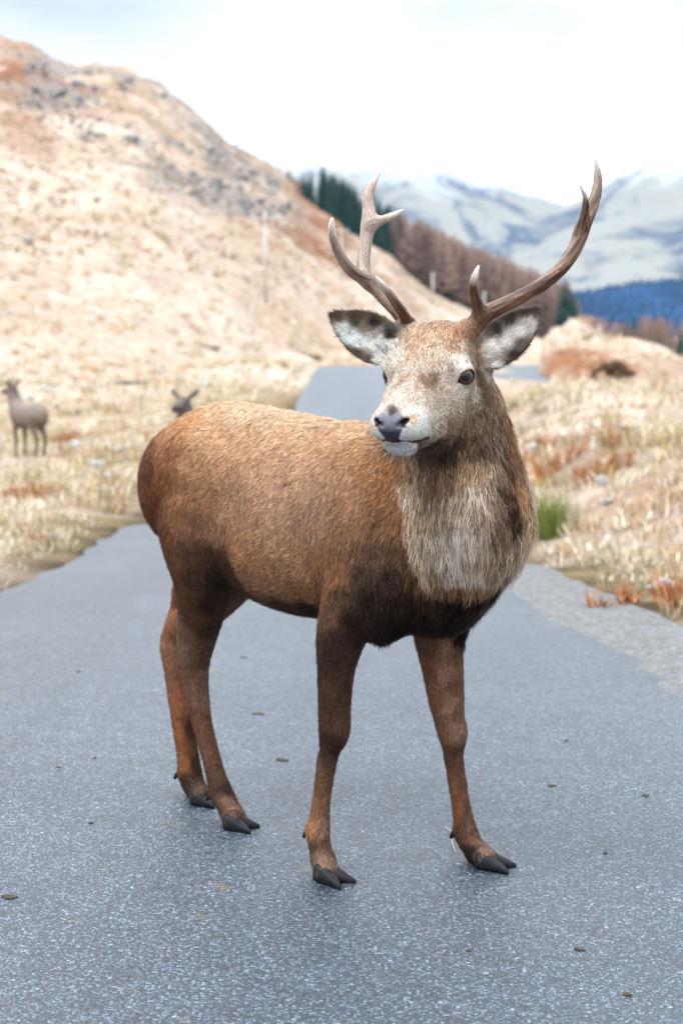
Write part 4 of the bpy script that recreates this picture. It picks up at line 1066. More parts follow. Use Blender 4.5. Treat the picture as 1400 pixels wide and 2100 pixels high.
# ------------------------------------------------------------------ trees
def leaf_mat(name, c0, c1, scale=.35):
    m = NT(name); n = m.noise(scale, 4, .6, m.pos()); oi = m.n('ShaderNodeObjectInfo')
    c = m.mix(m.ramp(n.outputs[0], [(.3, 0.0), (.7, 1.0)]).outputs[0], c0, c1)
    c = m.mix(1.0, c, m.ramp(oi.outputs['Random'], [(0, .78), (1, 1.2)]).outputs[0], 'MULTIPLY')
    m.bsdf(c, .9, .1); return m.m
def tree_mesh(kind, seed):
    """unit-height tree: trunk mesh and crown mesh"""
    r = np.random.default_rng(seed)
    V, F = [], []
    for i in range(7):
        t = i / 6; rad = .016 * (1 - t) ** .8 + .0015
        for k in range(6): V.append((rad * math.cos(k * math.pi / 3) + .006 * math.sin(t * 5 + seed), rad * math.sin(k * math.pi / 3), t * .985))
    for i in range(6):
        for k in range(6):
            a, b = i * 6 + k, i * 6 + (k + 1) % 6; F.append((a, b, b + 6, a + 6))
    trunk = mesh_np('trunk', np.array(V), np.array(F))
    V, F = [], []
    nw = 32 if kind == 'spruce' else 40
    for i in range(nw):
        t = .10 + .88 * (i / (nw - 1)) ** .9
        R0 = (.20 if kind == 'spruce' else .25) * (1 - t) ** .75 + .012
        for k in range(10 if kind == 'spruce' else 9):
            a = r.uniform(0, 6.28); L = R0 * r.uniform(.55, 1.15)
            dz = (-.35 if kind == 'spruce' else .25) * L + r.normal(0, .012)
            w = (.024 if kind == 'spruce' else .011) * r.uniform(.7, 1.4) * (1.2 - t)
            o = np.array([0, 0, t + r.normal(0, .008)]); d = np.array([math.cos(a), math.sin(a), 0]); s = np.array([-d[1], d[0], 0])
            m_ = o + d * L * .5 + np.array([0, 0, dz * .3]); e = o + d * L + np.array([0, 0, dz])
            n = len(V)
            V += [o, m_ + s * w + np.array([0, 0, -.3 * w]), m_ - s * w + np.array([0, 0, -.3 * w]), e, m_ + np.array([0, 0, .5 * w])]
            F += [(n, n + 1, n + 4), (n, n + 4, n + 2), (n + 1, n + 3, n + 4), (n + 4, n + 3, n + 2)]
            if kind != 'spruce':
                for q in range(5):        # side twigs
                    b = o + d * L * r.uniform(.3, .9) + np.array([0, 0, dz * .5]); a2 = a + r.choice([-1, 1]) * r.uniform(.5, 1.1)
                    e2 = b + np.array([math.cos(a2), math.sin(a2), r.uniform(-.3, .5)]) * L * .35
                    n = len(V); V += [b, e2, b + np.array([0, 0, w * 1.5])]; F += [(n, n + 1, n + 2)]
            else:
                for q in range(2):
                    b = o + d * L * r.uniform(.35, .9) + np.array([0, 0, dz * .6]); a2 = a + r.choice([-1, 1]) * r.uniform(.6, 1.2)
                    e2 = b + np.array([math.cos(a2), math.sin(a2), -.5]) * L * .35
                    n = len(V); V += [b + s * w * .6, b - s * w * .6, e2]; F += [(n, n + 1, n + 2)]
    crown = mesh_np('crown', np.array(V), np.array(F), smooth=False)
    return trunk, crown
def plant_trees():
    r = np.random.default_rng(5)
    bark = leaf_mat('bark', (.07, .055, .05), (.13, .11, .10), 3)
    sm = leaf_mat('spruce_needles', (.012, .045, .040), (.028, .085, .068))
    lm = leaf_mat('bare_larch_twigs', (.29, .19, .165), (.42, .30, .26))
    protos = {}
    for kind, mt in (('spruce', sm), ('larch', lm)):
        protos[kind] = []
        for s in range(5):
            a, b = tree_mesh(kind, s + (0 if kind == 'spruce' else 50)); a.materials.append(bark); b.materials.append(mt); protos[kind].append((a, b))
    def put(kind, px, Y, top, label, group, hmin=5, hmax=26):
        X = (px - 700) / FPX * Y
        z = float(land_z(np.array([X]), np.array([Y]))[0]) - .15
        h = CAM_H + (HORIZON - top) / FPX * Y - z
        h = min(max(h, hmin), hmax)
        a, b = protos[kind][r.integers(5)]
        root = empty('spruce_tree' if kind == 'spruce' else 'larch_tree' if 'larch' in label else 'bare_tree', (X, Y, z))
        root.scale = (h * r.uniform(.85, 1.15),) * 2 + (h,); root.rotation_euler = (0, 0, r.uniform(0, 6.28))
        tag(root, label, 'tree', group)
        for nm, me in (('trunk', a), ('crown', b)):
            o = bpy.data.objects.new(nm, me); col.objects.link(o); o.parent = root
    top_s = [(615, 405), (628, 362), (645, 343), (668, 350), (690, 362), (715, 380), (745, 392), (780, 405), (815, 425), (850, 450)]
    for i in range(84):
        px = r.uniform(622, 815); Y = lin(px, RIDGE_D) + r.uniform(4, 60)
        put('spruce', px, Y, lin(px, top_s) + r.uniform(-4, 26), 'dark green spruce in the plantation behind the hill crest', 'spruces behind the hill crest', 8, 20)
    for i in range(16):
        px = r.uniform(572, 624); put('larch', px, lin(px, RIDGE_D) + r.uniform(4, 40), lin(px, [(572, 345), (624, 372)]) + r.uniform(0, 22), 'small bare tree on the crest beside the dark spruces', 'bare trees on the hill crest', 3, 14)
    top_l = [(790, 425), (815, 438), (860, 452), (900, 470), (950, 492), (1000, 512), (1060, 540), (1120, 562), (1160, 578), (1190, 640)]
    for i in range(230):
        px = 800 + 380 * r.random() ** .9; Y = lin(px, RIDGE_D) + 4 + 85 * r.random()
        put('larch', px, Y, lin(px, top_l) + r.uniform(0, 13), 'bare brown larch in the wood along the foot of the hill', 'larches along the foot of the hill', 8, 24)
    for px, tp in ((985, 512), (1000, 518), (1018, 520), (1030, 528), (1082, 545), (1096, 548), (1110, 552), (1150, 572), (1160, 578), (1168, 590), (1174, 602), (1178, 620), (1184, 640), (1188, 655), (700, 372), (765, 398)):
        put('spruce', px, lin(px, RIDGE_D) + (60 if px < 1120 else r.uniform(0, 12)), tp, 'green spruce standing among the brown larches', 'spruces among the larches', 8, 26)
    top_r = [(1190, 640), (1215, 644), (1250, 655), (1275, 652), (1292, 664), (1310, 645), (1350, 641), (1390, 648), (1400, 655), (1500, 650), (1800, 640)]
    for i in range(110):
        px = 1192 + 430 * r.random() ** 1.5; Y = r.uniform(400, 470)
        put('larch', px, Y, lin(px, top_r) + r.uniform(0, 14), 'bare brown tree on the valley floor behind the knoll', 'bare trees behind the knoll', 6, 18)
    for px, tp in ((1283, 655), (1290, 650), (1298, 648), (1306, 654), (1278, 668), (1390, 675), (1397, 668), (1405, 660), (1412, 664), (1420, 668), (1386, 700)):
        put('spruce', px, r.uniform(396, 410) if px > 1380 else 440, tp, 'dark spruce on the valley floor behind the knoll', 'spruces behind the knoll', 6, 18)
# ------------------------------------------------------------------ poles, van
def build_poles():
    m = NT('weathered_pole'); n = m.noise(9, 4, .6, m.objc()); c = m.ramp(n.outputs[0], [(.3, (.40, .40, .39)), (.7, (.54, .54, .52))]); m.bsdf(c.outputs[0], .8, .2)
    mi = NT('insulator'); mi.bsdf((.7, .72, .74), .3, .5)
    LAB = {546: 'grey wooden power pole with a crossarm on the grassy slope left of the road', 700: 'grey wooden power pole on the hillside below the spruce plantation',
           885: 'pale pole against the brown larch wood at the crest of the slope', 990: 'short looking pale pole low against the brown larch wood', 1225: 'thin pale pole in front of the bare trees behind the knoll'}
    for px, base, top, Y in ((546, 680, 437, 112), (700, 590, 470, 215), (885, 607, 560, 400), (990, 640, 598, 455), (1225, 702, 664, 380)):
        X = (px - 700) / FPX * Y; z = float(land_z(np.array([X]), np.array([Y]))[0]) - .2
        H_ = CAM_H + (HORIZON - top) / FPX * Y - z
        root = empty('power_pole', (X, Y, z)); tag(root, LAB[px], 'pole', 'power poles along the glen')
        rd = max(.12, 4.4 / FPX * Y * .5)
        rd = min(rd, .42)
        bm = bmesh.new(); bmesh.ops.create_cone(bm, cap_ends=True, segments=12, radius1=rd, radius2=rd * .75, depth=H_, matrix=Matrix.Translation((0, 0, H_ / 2)))
        for f in bm.faces: f.smooth = len(f.verts) == 4
        obj('post', bm, m.m, root)
        if Y < 300:
            bm = bmesh.new(); bmesh.ops.create_cube(bm, size=1)
            for v in bm.verts: v.co = (v.co.x * 1.9, v.co.y * .14, H_ - .45 + v.co.z * .14); v.co.y -= rd
            arm = obj('crossarm', bm, m.m, root)
            for x in (-.8, 0, .8):
                bm = bmesh.new(); bmesh.ops.create_cone(bm, cap_ends=True, segments=8, radius1=.06, radius2=.04, depth=.22, matrix=Matrix.Translation((x, -rd, H_ - .27)))
                obj('insulator', bm, mi.m, arm)
def loft(sections):
    """closed body from cross sections (each a list of (y, z) at an x)"""
    bm = bmesh.new(); rings = [[bm.verts.new((x, y, z)) for y, z in pts] for x, pts in sections]
    n = len(rings[0])
    for a, b in zip(rings[:-1], rings[1:]):
        for k in range(n): bm.faces.new((a[k], a[(k + 1) % n], b[(k + 1) % n], b[k]))
    bm.faces.new(rings[0][::-1]); bm.faces.new(rings[-1])
    bmesh.ops.recalc_face_normals(bm, faces=bm.faces[:]); return bm
def build_van():
    Y = 205.0; X = float(road_c(Y)); z = float(road_z(Y))
    root = empty('van', (X, Y, z + .01)); root.rotation_euler = (0, 0, R(-100))
    tag(root, 'small white van far down the road beside the rusty knoll', 'van')
    white = NT('white_paint'); white.bsdf((.78, .80, .83), .25, .5)
    glass = NT('van_glass'); glass.bsdf((.03, .05, .08), .05, .8)
    rub = NT('tyre_rubber'); rub.bsdf((.02, .02, .02), .8, .2)
    lampm = NT('lamp_glass'); lampm.bsdf((.7, .7, .68), .1, .6)
    def ring(w, z0, z1): return [(-w, z0), (-w, z1 - .25), (-w * .86, z1), (w * .86, z1), (w, z1 - .25), (w, z0)]
    obj('body', loft([(-2.4, ring(.92, .4, 2.15)), (-2.3, ring(.96, .35, 2.28)), (.9, ring(.96, .35, 2.3)), (1.35, ring(.93, .35, 1.9)), (1.75, ring(.92, .35, 1.28)), (2.35, ring(.9, .38, 1.1)), (2.5, ring(.86, .42, .85))]), white.m, root)
    bm = bmesh.new(); vs_ = [bm.verts.new(p) for p in ((1.08, -.78, 2.17), (1.08, .78, 2.17), (1.77, .84, 1.32), (1.77, -.84, 1.32))]; bm.faces.new(vs_)
    for v in bm.verts: v.co.x += .03
    ex = bmesh.ops.extrude_face_region(bm, geom=bm.faces[:]); [setattr(v, 'co', v.co + Vector((.012, 0, .012))) for v in ex['geom'] if isinstance(v, bmesh.types.BMVert)]
    obj('windscreen', bm, glass.m, root)
    for sy in (-1, 1):
        bm = bmesh.new(); bmesh.ops.create_cube(bm, size=1)
        for v in bm.verts: v.co = (2.44 + v.co.x * .1, sy * .66 + v.co.y * .3, .86 + v.co.z * .2)
        obj('headlight', bm, lampm.m, root)
        for x in (-1.5, 1.65):
            bm = bmesh.new(); bmesh.ops.create_cone(bm, cap_ends=True, segments=18, radius1=.34, radius2=.34, depth=.22, matrix=Matrix.Translation((x, sy * .86, .34)) @ Matrix.Rotation(R(90), 4, 'X'))
            wh = obj('wheel', bm, rub.m, root)
            bm = bmesh.new(); bmesh.ops.create_cone(bm, cap_ends=True, segments=14, radius1=.20, radius2=.16, depth=.24, matrix=Matrix.Translation((x, sy * .86, .34)) @ Matrix.Rotation(R(90), 4, 'X'))
            obj('rim', bm, lampm.m, wh)
# ------------------------------------------------------------------ stones, peat, plants
def rock_mesh(seed, flat=.6):
    r = np.random.default_rng(seed); bm = bmesh.new(); bmesh.ops.create_icosphere(bm, subdivisions=3, radius=.5)
    P = np.array([v.co[:] for v in bm.verts]); n = nrm(P)
    d = 1 + .7 * (fbm(n + seed * 3.1, 1.6, 4, seed) - .5)
    for k in range(7):                                  # broken faces
        a = nrm(r.normal(size=3)); h = r.uniform(.28, .42); ov = np.maximum((P * d[:, None]) @ a - h, 0); P = P - (ov * .85)[:, None] * a / d[:, None]
    P = P * d[:, None] * np.array([1, .8, flat])
    for v, p in zip(bm.verts, P): v.co = p
    me = bpy.data.meshes.new('stone'); bm.to_mesh(me); bm.free(); return me
STONE_LABEL = {(222, 990): 'largest pale stone in the hollow below the left verge', (195, 962): 'pale stone just above the largest one in the left hollow', (60, 505): 'lone grey boulder high on the pale hillside', (92, 806): 'wide pale stone in the grass behind the distant hind',
    (1232, 1002): 'long flat grey stone lying below the rust brown bracken', (1246, 1036): 'pale stone just below the long flat grey stone', (1362, 1210): 'flat white stone in the pale grass by the gravel', (1098, 922): 'pale stone between the neck of the stag and the bracken'}
def build_crags():
    m = NT('crag_rock'); n = m.noise(.9, 6, .68, m.pos()); c = m.ramp(n.outputs[0], [(.3, (.10, .105, .12)), (.5, (.20, .205, .225)), (.7, (.34, .34, .345))]); m.bsdf(c.outputs[0], .9, .2, m.bump(n.outputs[0], .8, .6))
    meshes = [rock_mesh(40 + q, .75) for q in range(6)]
    for me in meshes: me.materials.append(m.m)
    r = np.random.default_rng(12); k = 0; tries = 0
    while k < 190 and tries < 2500:
        tries += 1
        px = r.uniform(150, 610) if r.random() < .85 else r.uniform(20, 200); rd = lin(px, RIDGE); py = rd + 6 + (lin(px, [(0, 120), (200, 150), (400, 165), (520, 120), (610, 45)])) * r.random()
        P = ground_hit(px, py, 60)
        if P[1] > 470: continue
        if fbm((P * np.array([1, .5, 1.6]))[None], .085, 5, 61, .62)[0] < .45: continue
        s = r.uniform(5, 16) * (1.5 if r.random() < .15 else 1) / FPX * P[1]
        o = bpy.data.objects.new('rock_outcrop', meshes[r.integers(6)]); col.objects.link(o)
        o.location = P + np.array([0, 0, s * .1]); o.scale = (s * r.uniform(.9, 1.8), s, s * r.uniform(.6, 1.1)); o.rotation_euler = (r.normal(0, .3), r.normal(0, .3), r.normal(0, .5))
        tag(o, 'grey rock outcrop in the crags on the upper hillside', 'rock', 'crags on the upper hillside'); k += 1
def build_stones():
    m = NT('lichened_stone'); n = m.noise(7, 6, .65, m.objc()); n2 = m.noise(2.2, 4, .6, m.objc())
    c = m.mix(m.ramp(n.outputs[0], [(.35, 0.0), (.65, 1.0)]).outputs[0], (.28, .29, .30), (.56, .58, .58))
    c = m.mix(m.ramp(n2.outputs[0], [(.52, 0.0), (.66, .7)]).outputs[0], c, (.16, .16, .10))
    m.bsdf(c, .85, .3, m.bump(n.outputs[0], .6, .05))
    meshes = [rock_mesh(s) for s in range(7)]
    for me in meshes: me.materials.append(m.m)
    r = np.random.default_rng(3)
    left = [(195, 962, 34), (222, 990, 46), (240, 885, 16), (190, 905, 18), (155, 918, 26), (245, 930, 26), (235, 868, 12), (60, 818, 20), (92, 806, 26), (200, 792, 14), (166, 792, 14), (420, 795, 26), (12, 790, 14), (150, 745, 12), (60, 505, 28), (505, 575, 14), (455, 600, 16), (300, 745, 14), (262, 960, 20), (210, 1012, 24), (118, 838, 16), (330, 770, 16), (20, 650, 16), (470, 600, 14), (280, 618, 14), (195, 500, 10), (270, 505, 8)]
    right = [(1270, 830, 16), (1278, 882, 22), (1098, 922, 28), (1232, 1002, 44), (1246, 1036, 30), (1312, 1128, 20), (1362, 1210, 46), (1332, 1212, 24), (1172, 925, 12), (1085, 862, 16), (1340, 1045, 10), (1150, 1290, 8), (1220, 880, 10), (1290, 1015, 12)]
    for rows, side in ((left, 'left'), (right, 'right')):
        for px, py, w in rows:
            p = ground_hit(px, py); s = w / FPX * p[1]
            o = bpy.data.objects.new('stone', meshes[r.integers(7)]); col.objects.link(o)
            s *= 1.15; o.location = p + np.array([0, 0, s * .18]); o.scale = (s, s * r.uniform(.7, 1), s * r.uniform(.7, 1)); o.rotation_euler = (r.normal(0, .15), r.normal(0, .15), r.uniform(0, 6.28))
            own = STONE_LABEL.get((px, py))
            if own: tag(o, own, 'stone')
            elif side == 'left': tag(o, 'pale lichened stone lying in the rough grass left of the road', 'stone', 'stones left of the road')
            else: tag(o, 'pale lichened stone lying in the rough grass right of the road', 'stone', 'stones right of the road')
def blades(P, n_per, length, spread, cols, lean=.5, width=.006, seed=1, tone=.25):
    """tufts of tapered blades: P roots (k,3); returns V, F, C"""
    r = np.random.default_rng(seed); k = len(P)
    p = np.repeat(P, n_per, 0); m = len(p)
    L = np.repeat(np.broadcast_to(length, (k,)), n_per) * r.uniform(.5, 1.25, m); sp = np.repeat(np.broadcast_to(spread, (k,)), n_per)
    a = r.uniform(0, 6.283, m); rr = sp * np.sqrt(r.random(m))
    p = p + np.stack([np.cos(a) * rr, np.sin(a) * rr, -.01 + 0 * a], 1)
    a2 = a + r.normal(0, .7, m); le = np.abs(r.normal(lean, lean * .5, m))
    d = np.stack([np.cos(a2), np.sin(a2), 0 * a], 1)
    mid = p + d * (L * .5 * np.sin(le * .6))[:, None] + np.array([0, 0, 1]) * (L * .5 * np.cos(le * .6))[:, None]
    tip = mid + d * (L * .5 * np.sin(np.minimum(le * 1.7, 2.0)))[:, None] + np.array([0, 0, 1]) * (L * .5 * np.cos(np.minimum(le * 1.7, 2.0)))[:, None]
    f = r.uniform(0, 6.283, m); s = np.stack([np.cos(f), np.sin(f), 0 * f], 1) * (np.repeat(np.broadcast_to(width, (k,)), n_per) * .5)[:, None]
    V = np.stack([p - s, p + s, mid + s * .8, mid - s * .8, tip], 1).reshape(-1, 3); i = np.arange(m) * 5
    F = np.concatenate([np.stack([i, i + 1, i + 2], 1), np.stack([i, i + 2, i + 3], 1), np.stack([i + 3, i + 2, i + 4], 1)])
    c = np.repeat(cols, n_per, 0) * np.exp(r.normal(0, tone, m))[:, None]
    C = np.repeat(c, 5, 0)
    return V, F, np.clip(C, 0, 1)
def mat_blades():
    m = NT('dry_blades'); m.bsdf(m.attr('col').outputs['Color'], .75, .15); return m.m
def build_grass():
    r = np.random.default_rng(8); BM = mat_blades()
    n = 12500
    Y = np.exp(r.uniform(math.log(6.5), math.log(125), n)); az = r.uniform(-350, 1750, n); X = (az - 700) / FPX * Y
    dl = road_c(Y) - ROAD_HW - X; dr = X - road_c(Y) - ROAD_HW - lay_by(Y)
    off = np.maximum(dl, dr)
    keep = (off > .12 + np.where(Y < 20, .55, .25) * r.random(n)) & (r.random(n) < .35 + .65 * np.clip(fbm(np.stack([X, Y, 0 * X], 1), .9, 3, 5) * 3 - .9, 0, 1))
    X, Y, off = X[keep], Y[keep], off[keep]
    P = np.stack([X, Y, land_z(X, Y)], 1)
    pal = np.array([[.49, .41, .31], [.58, .51, .42], [.38, .28, .17], [.29, .25, .11], [.35, .19, .085], [.20, .17, .08]])
    t = fbm(P, .5, 3, 15); u = fbm(P, .35, 3, 19)
    w = np.stack([.5 + 0 * t, np.clip(t * 3 - 1.1, 0, 1), np.clip(u * 3 - 1.2, 0, 1), np.clip(1.6 - t * 3, 0, 1) * .8, np.clip(u * 4 - 2.3, 0, 1), np.clip(1.3 - u * 3, 0, 1) * .5], 1) + .02
    ch = (w.cumsum(1) / w.sum(1, keepdims=True) > r.random(len(P))[:, None]).argmax(1)
    nearroad = np.exp(-off / .35)
    cols = pal[ch] * (1.1 - .55 * nearroad[:, None])
    Ls = (.10 + .16 * np.clip(fbm(P, 1.3, 2, 23) * 2 - .5, 0, 1)) * (1 - .45 * nearroad) * (1 + Y / 90)
    V, F, C = blades(P, 21, Ls, Ls * .55, cols, .75, .004 + Y * .0003, 4, .38)
    # tussocks dotted over the open hillside
    n = 3600; az = r.uniform(-200, 900, n); d0 = lin(az, FOOT_D); d1 = lin(az, RIDGE_D); Yh = d0 + (d1 - d0) * r.uniform(.12, .99, n) ** 1.0; Xh = (az - 700) / FPX * Yh
    PH = np.stack([Xh, Yh, land_z(Xh, Yh)], 1)
    pick = r.random(n)[:, None]; dk = np.array([.17, .15, .08]); ch_ = np.where(pick < .45, np.array([[.54, .47, .38]]), np.where(pick < .8, np.array([[.36, .27, .18]]), np.where(pick < .93, dk[None], np.array([[.30, .14, .07]]))))
    Lh = r.uniform(.3, .75, n)
    V2, F2, C2 = blades(PH, 12, Lh, Lh * .7, ch_, .8, .05 + Yh * .0003, 6, .3)
    F = np.concatenate([F, F2 + len(V)]); V = np.concatenate([V, V2]); C = np.concatenate([C, C2])
    me = mesh_np('grass', V, F); add_attr(me, 'col', C); o = obj('grass', me, BM); tag(o, 'bleached winter grass over the verges and the hillside', 'grass', kind='stuff')
    # rushes: one green clump by the right verge, bracken clumps behind it
    p = ground_hit(1122, 1105); k = 7
    PP = p + np.stack([r.normal(0, .10, k), r.normal(0, .08, k), 0 * r.random(k)], 1)
    V, F, C = blades(PP, 60, .44, .08, np.tile([[.16, .19, .045]], (k, 1)), .22, .008, 9, .35)
    me = mesh_np('rush_clump', V, F); add_attr(me, 'col', C); o = obj('rush_clump', me, BM); tag(o, 'upright clump of green rushes at the edge of the right verge', 'rushes')
    for px, py, s, lab in ((1150, 965, .42, 'rust brown dead bracken standing behind the green rushes'), (1215, 985, .34, 'low rust brown dead bracken beside the flat grey stone'), (1105, 935, .30, 'small rust brown bracken tuft by the pale stone right of the stag'), (1345, 1245, .22, 'orange brown dead bracken lying by the gravel edge'), (150, 905, .30, 'small rust tuft of bracken among the stones left of the road'), (60, 1020, .30, 'orange bracken patch on the near left verge')):
        p = ground_hit(px, py); k = 9
        PP = p + np.stack([r.normal(0, s * .55, k), r.normal(0, s * .5, k), 0 * r.random(k)], 1); PP[:, 2] = land_z(PP[:, 0], PP[:, 1])
        V, F, C = blades(PP, 34, s * .9, s * .35, np.tile([[.33, .135, .055]], (k, 1)), .7, .012, int(px), .4)
        me = mesh_np('bracken', V, F); add_attr(me, 'col', C); o = obj('bracken', me, BM); tag(o, lab, 'bracken')
    for px, py, w, lab in ((285, 790, 60, 'dark heather clump on the slope above the stones'), (150, 850, 34, 'dark olive heather clump near the hind left of the road'), (430, 715, 40, 'dark green heather streak below the power pole'), (1240, 655 + 130, 30, 'dark moss tuft in front of the knoll'), (655, 742, 40, 'dark heather clump where the road meets the crest'), (120, 590 + 420, 30, 'dark mossy tuft on the near left verge')):
        p = ground_hit(px, py); s = w / FPX * p[1]; k = 14
        PP = p + np.stack([r.normal(0, s * .4, k), r.normal(0, s * .25, k), 0 * r.random(k)], 1); PP[:, 2] = land_z(PP[:, 0], PP[:, 1])
        V, F, C = blades(PP, 40, s * .22, s * .16, np.tile([[.055, .055, .025]], (k, 1)), .6, s * .012, int(px) + 3, .4)
        me = mesh_np('heather', V, F); add_attr(me, 'col', C); o = obj('heather', me, BM); tag(o, lab, 'heather')
def build_peat():
    p = ground_hit(1255, 778); Y = p[1]; k = Y / FPX
    S = Sdf(); c = p
    pt = lambda px, py, dy=0: at(px, py, Y + dy)
    S.chain([pt(1209, 777), pt(1220, 765), pt(1234, 754), pt(1252, 749, .2), pt(1270, 754, .3), pt(1283, 764, .2), pt(1296, 768)], np.array([3, 4.5, 7, 10, 13, 11, 7]) * k, 5 * k, fine=4)
    S.chain([pt(1250, 757), pt(1262, 768), pt(1269, 777)], np.array([9, 9, 6]) * k, 6 * k)
    S.chain([pt(1285, 762), pt(1292, 775)], np.array([8, 6]) * k, 5 * k)
    V, F = surface(S, 1.6 * k, smooth=1); N = vnormals(V, F)
    V = V + N * ((fbm(V, 2.6, 4, 5) - .5) * .55)[:, None]
    m = NT('peat'); n = m.noise(2.4, 5, .65, m.pos()); c_ = m.ramp(n.outputs[0], [(.3, (.035, .022, .014)), (.6, (.10, .06, .036)), (.8, (.17, .10, .055))]); m.bsdf(c_.outputs[0], .95, .1, m.bump(n.outputs[0], .8, .2))
    o = obj('peat_overhang', mesh_np('peat_overhang', V, F), m.m); tag(o, 'dark brown overhanging peat bank eroded into the pale knoll', 'peat bank')
# ------------------------------------------------------------------ hinds in the background
def build_hind(loc, heading, turn, label, k=1.0):
    """small antlerless deer: x forward, y left, z up"""
    S = Sdf(); I = np.eye(3)
    S.ell((.02, 0, .66), (.37, .165, .20), I, .05); S.ell((-.22, 0, .70), (.21, .155, .19), I, .05); S.ell((.24, 0, .67), (.17, .15, .21), I, .05)
    for sd in (-1, 1):
        S.chain([(.24, sd * .08, .62), (.25, sd * .085, .46), (.24, sd * .085, .27), (.25, sd * .085, .05)], [.06, .040, .026, .020], .03, fine=2)
        S.chain([(-.24, sd * .08, .66), (-.20, sd * .085, .50), (-.31, sd * .08, .34), (-.27, sd * .08, .05)], [.10, .060, .030, .020], .04, fine=2)
    S.chain([(.28, 0, .74), (.38, 0, .90), (.42, 0, 1.04)], [.14, .10, .078], .06, fine=3)
    c, s = math.cos(turn), math.sin(turn); h = np.array([.43, 0, 1.08]); fw = np.array([c, s, -.32]); fw /= np.linalg.norm(fw); lf = np.array([-s, c, 0])
    S.ell(h, (.085, .065, .07), I, .03); S.chain([h, h + fw * .10, h + fw * .20], [.062, .048, .034], .02, fine=2)
    for sd in (-1, 1):
        S.chain([h + lf * sd * .05 + (0, 0, .04), h + lf * sd * .13 + (0, 0, .10) - fw * .02, h + lf * sd * .18 + (0, 0, .13) - fw * .03], [.018, .030, .008], .012, fine=2)
    S.chain([(-.40, 0, .80), (-.45, 0, .72)], [.025, .015], .02)
    V, F = surface(S, .012, smooth=2)
    n = fbm(V, 9, 3, 5)[:, None]; grey = np.array([.24, .205, .19]); brown = np.array([.19, .14, .11]); dark = np.array([.085, .065, .055]); pale = np.array([.30, .24, .19])
    C = brown + (grey - brown) * np.clip(V[:, 2:3] * 2.2 - .9, 0, 1) * (.6 + .6 * n)
    C = C + (dark - C) * np.clip(1 - (V[:, 2:3] - .1) / .42, 0, .85)
    C = C + (dark - C) * (np.clip((V[:, 2:3] - .85) * 3, 0, .55) * (V[:, :1] > .25))
    C = C + (pale - C) * (np.exp(-((V[:, :1] + .42) / .06) ** 2) * (V[:, 2:3] > .62) * .8)
    q = V - h; nose = np.clip((q @ fw - .15) / .04, 0, 1)[:, None]; C = C + (np.array([.05, .05, .06]) - C) * nose
    m = NT('hind_coat'); nz = m.noise(60, 4, .6, m.objc()); m.bsdf(m.mix(m.ramp(nz.outputs[0], [(.35, .3), (.65, 1.0)]).outputs[0], m.mix(1.0, m.attr('col').outputs['Color'], .65, 'MULTIPLY'), m.attr('col').outputs['Color']), .9, .15, m.bump(nz.outputs[0], .5, .02))
    me = mesh_np('body', V, F); add_attr(me, 'col', C)
    root = empty('hind', loc); root.rotation_euler = (0, 0, heading); root.scale = (k, k, k); tag(root, label, 'deer')
    obj('body', me, m.m, root)
    em = NT('hind_eye'); em.bsdf((.01, .008, .006), .1, .6)
    for sd in (-1, 1):
        bm = bmesh.new(); bmesh.ops.create_uvsphere(bm, u_segments=10, v_segments=8, radius=.018)
        o = obj('eye', bm, em.m, root); o.location = Vector(h + fw * .055 + lf * sd * .050 + (0, 0, .018))
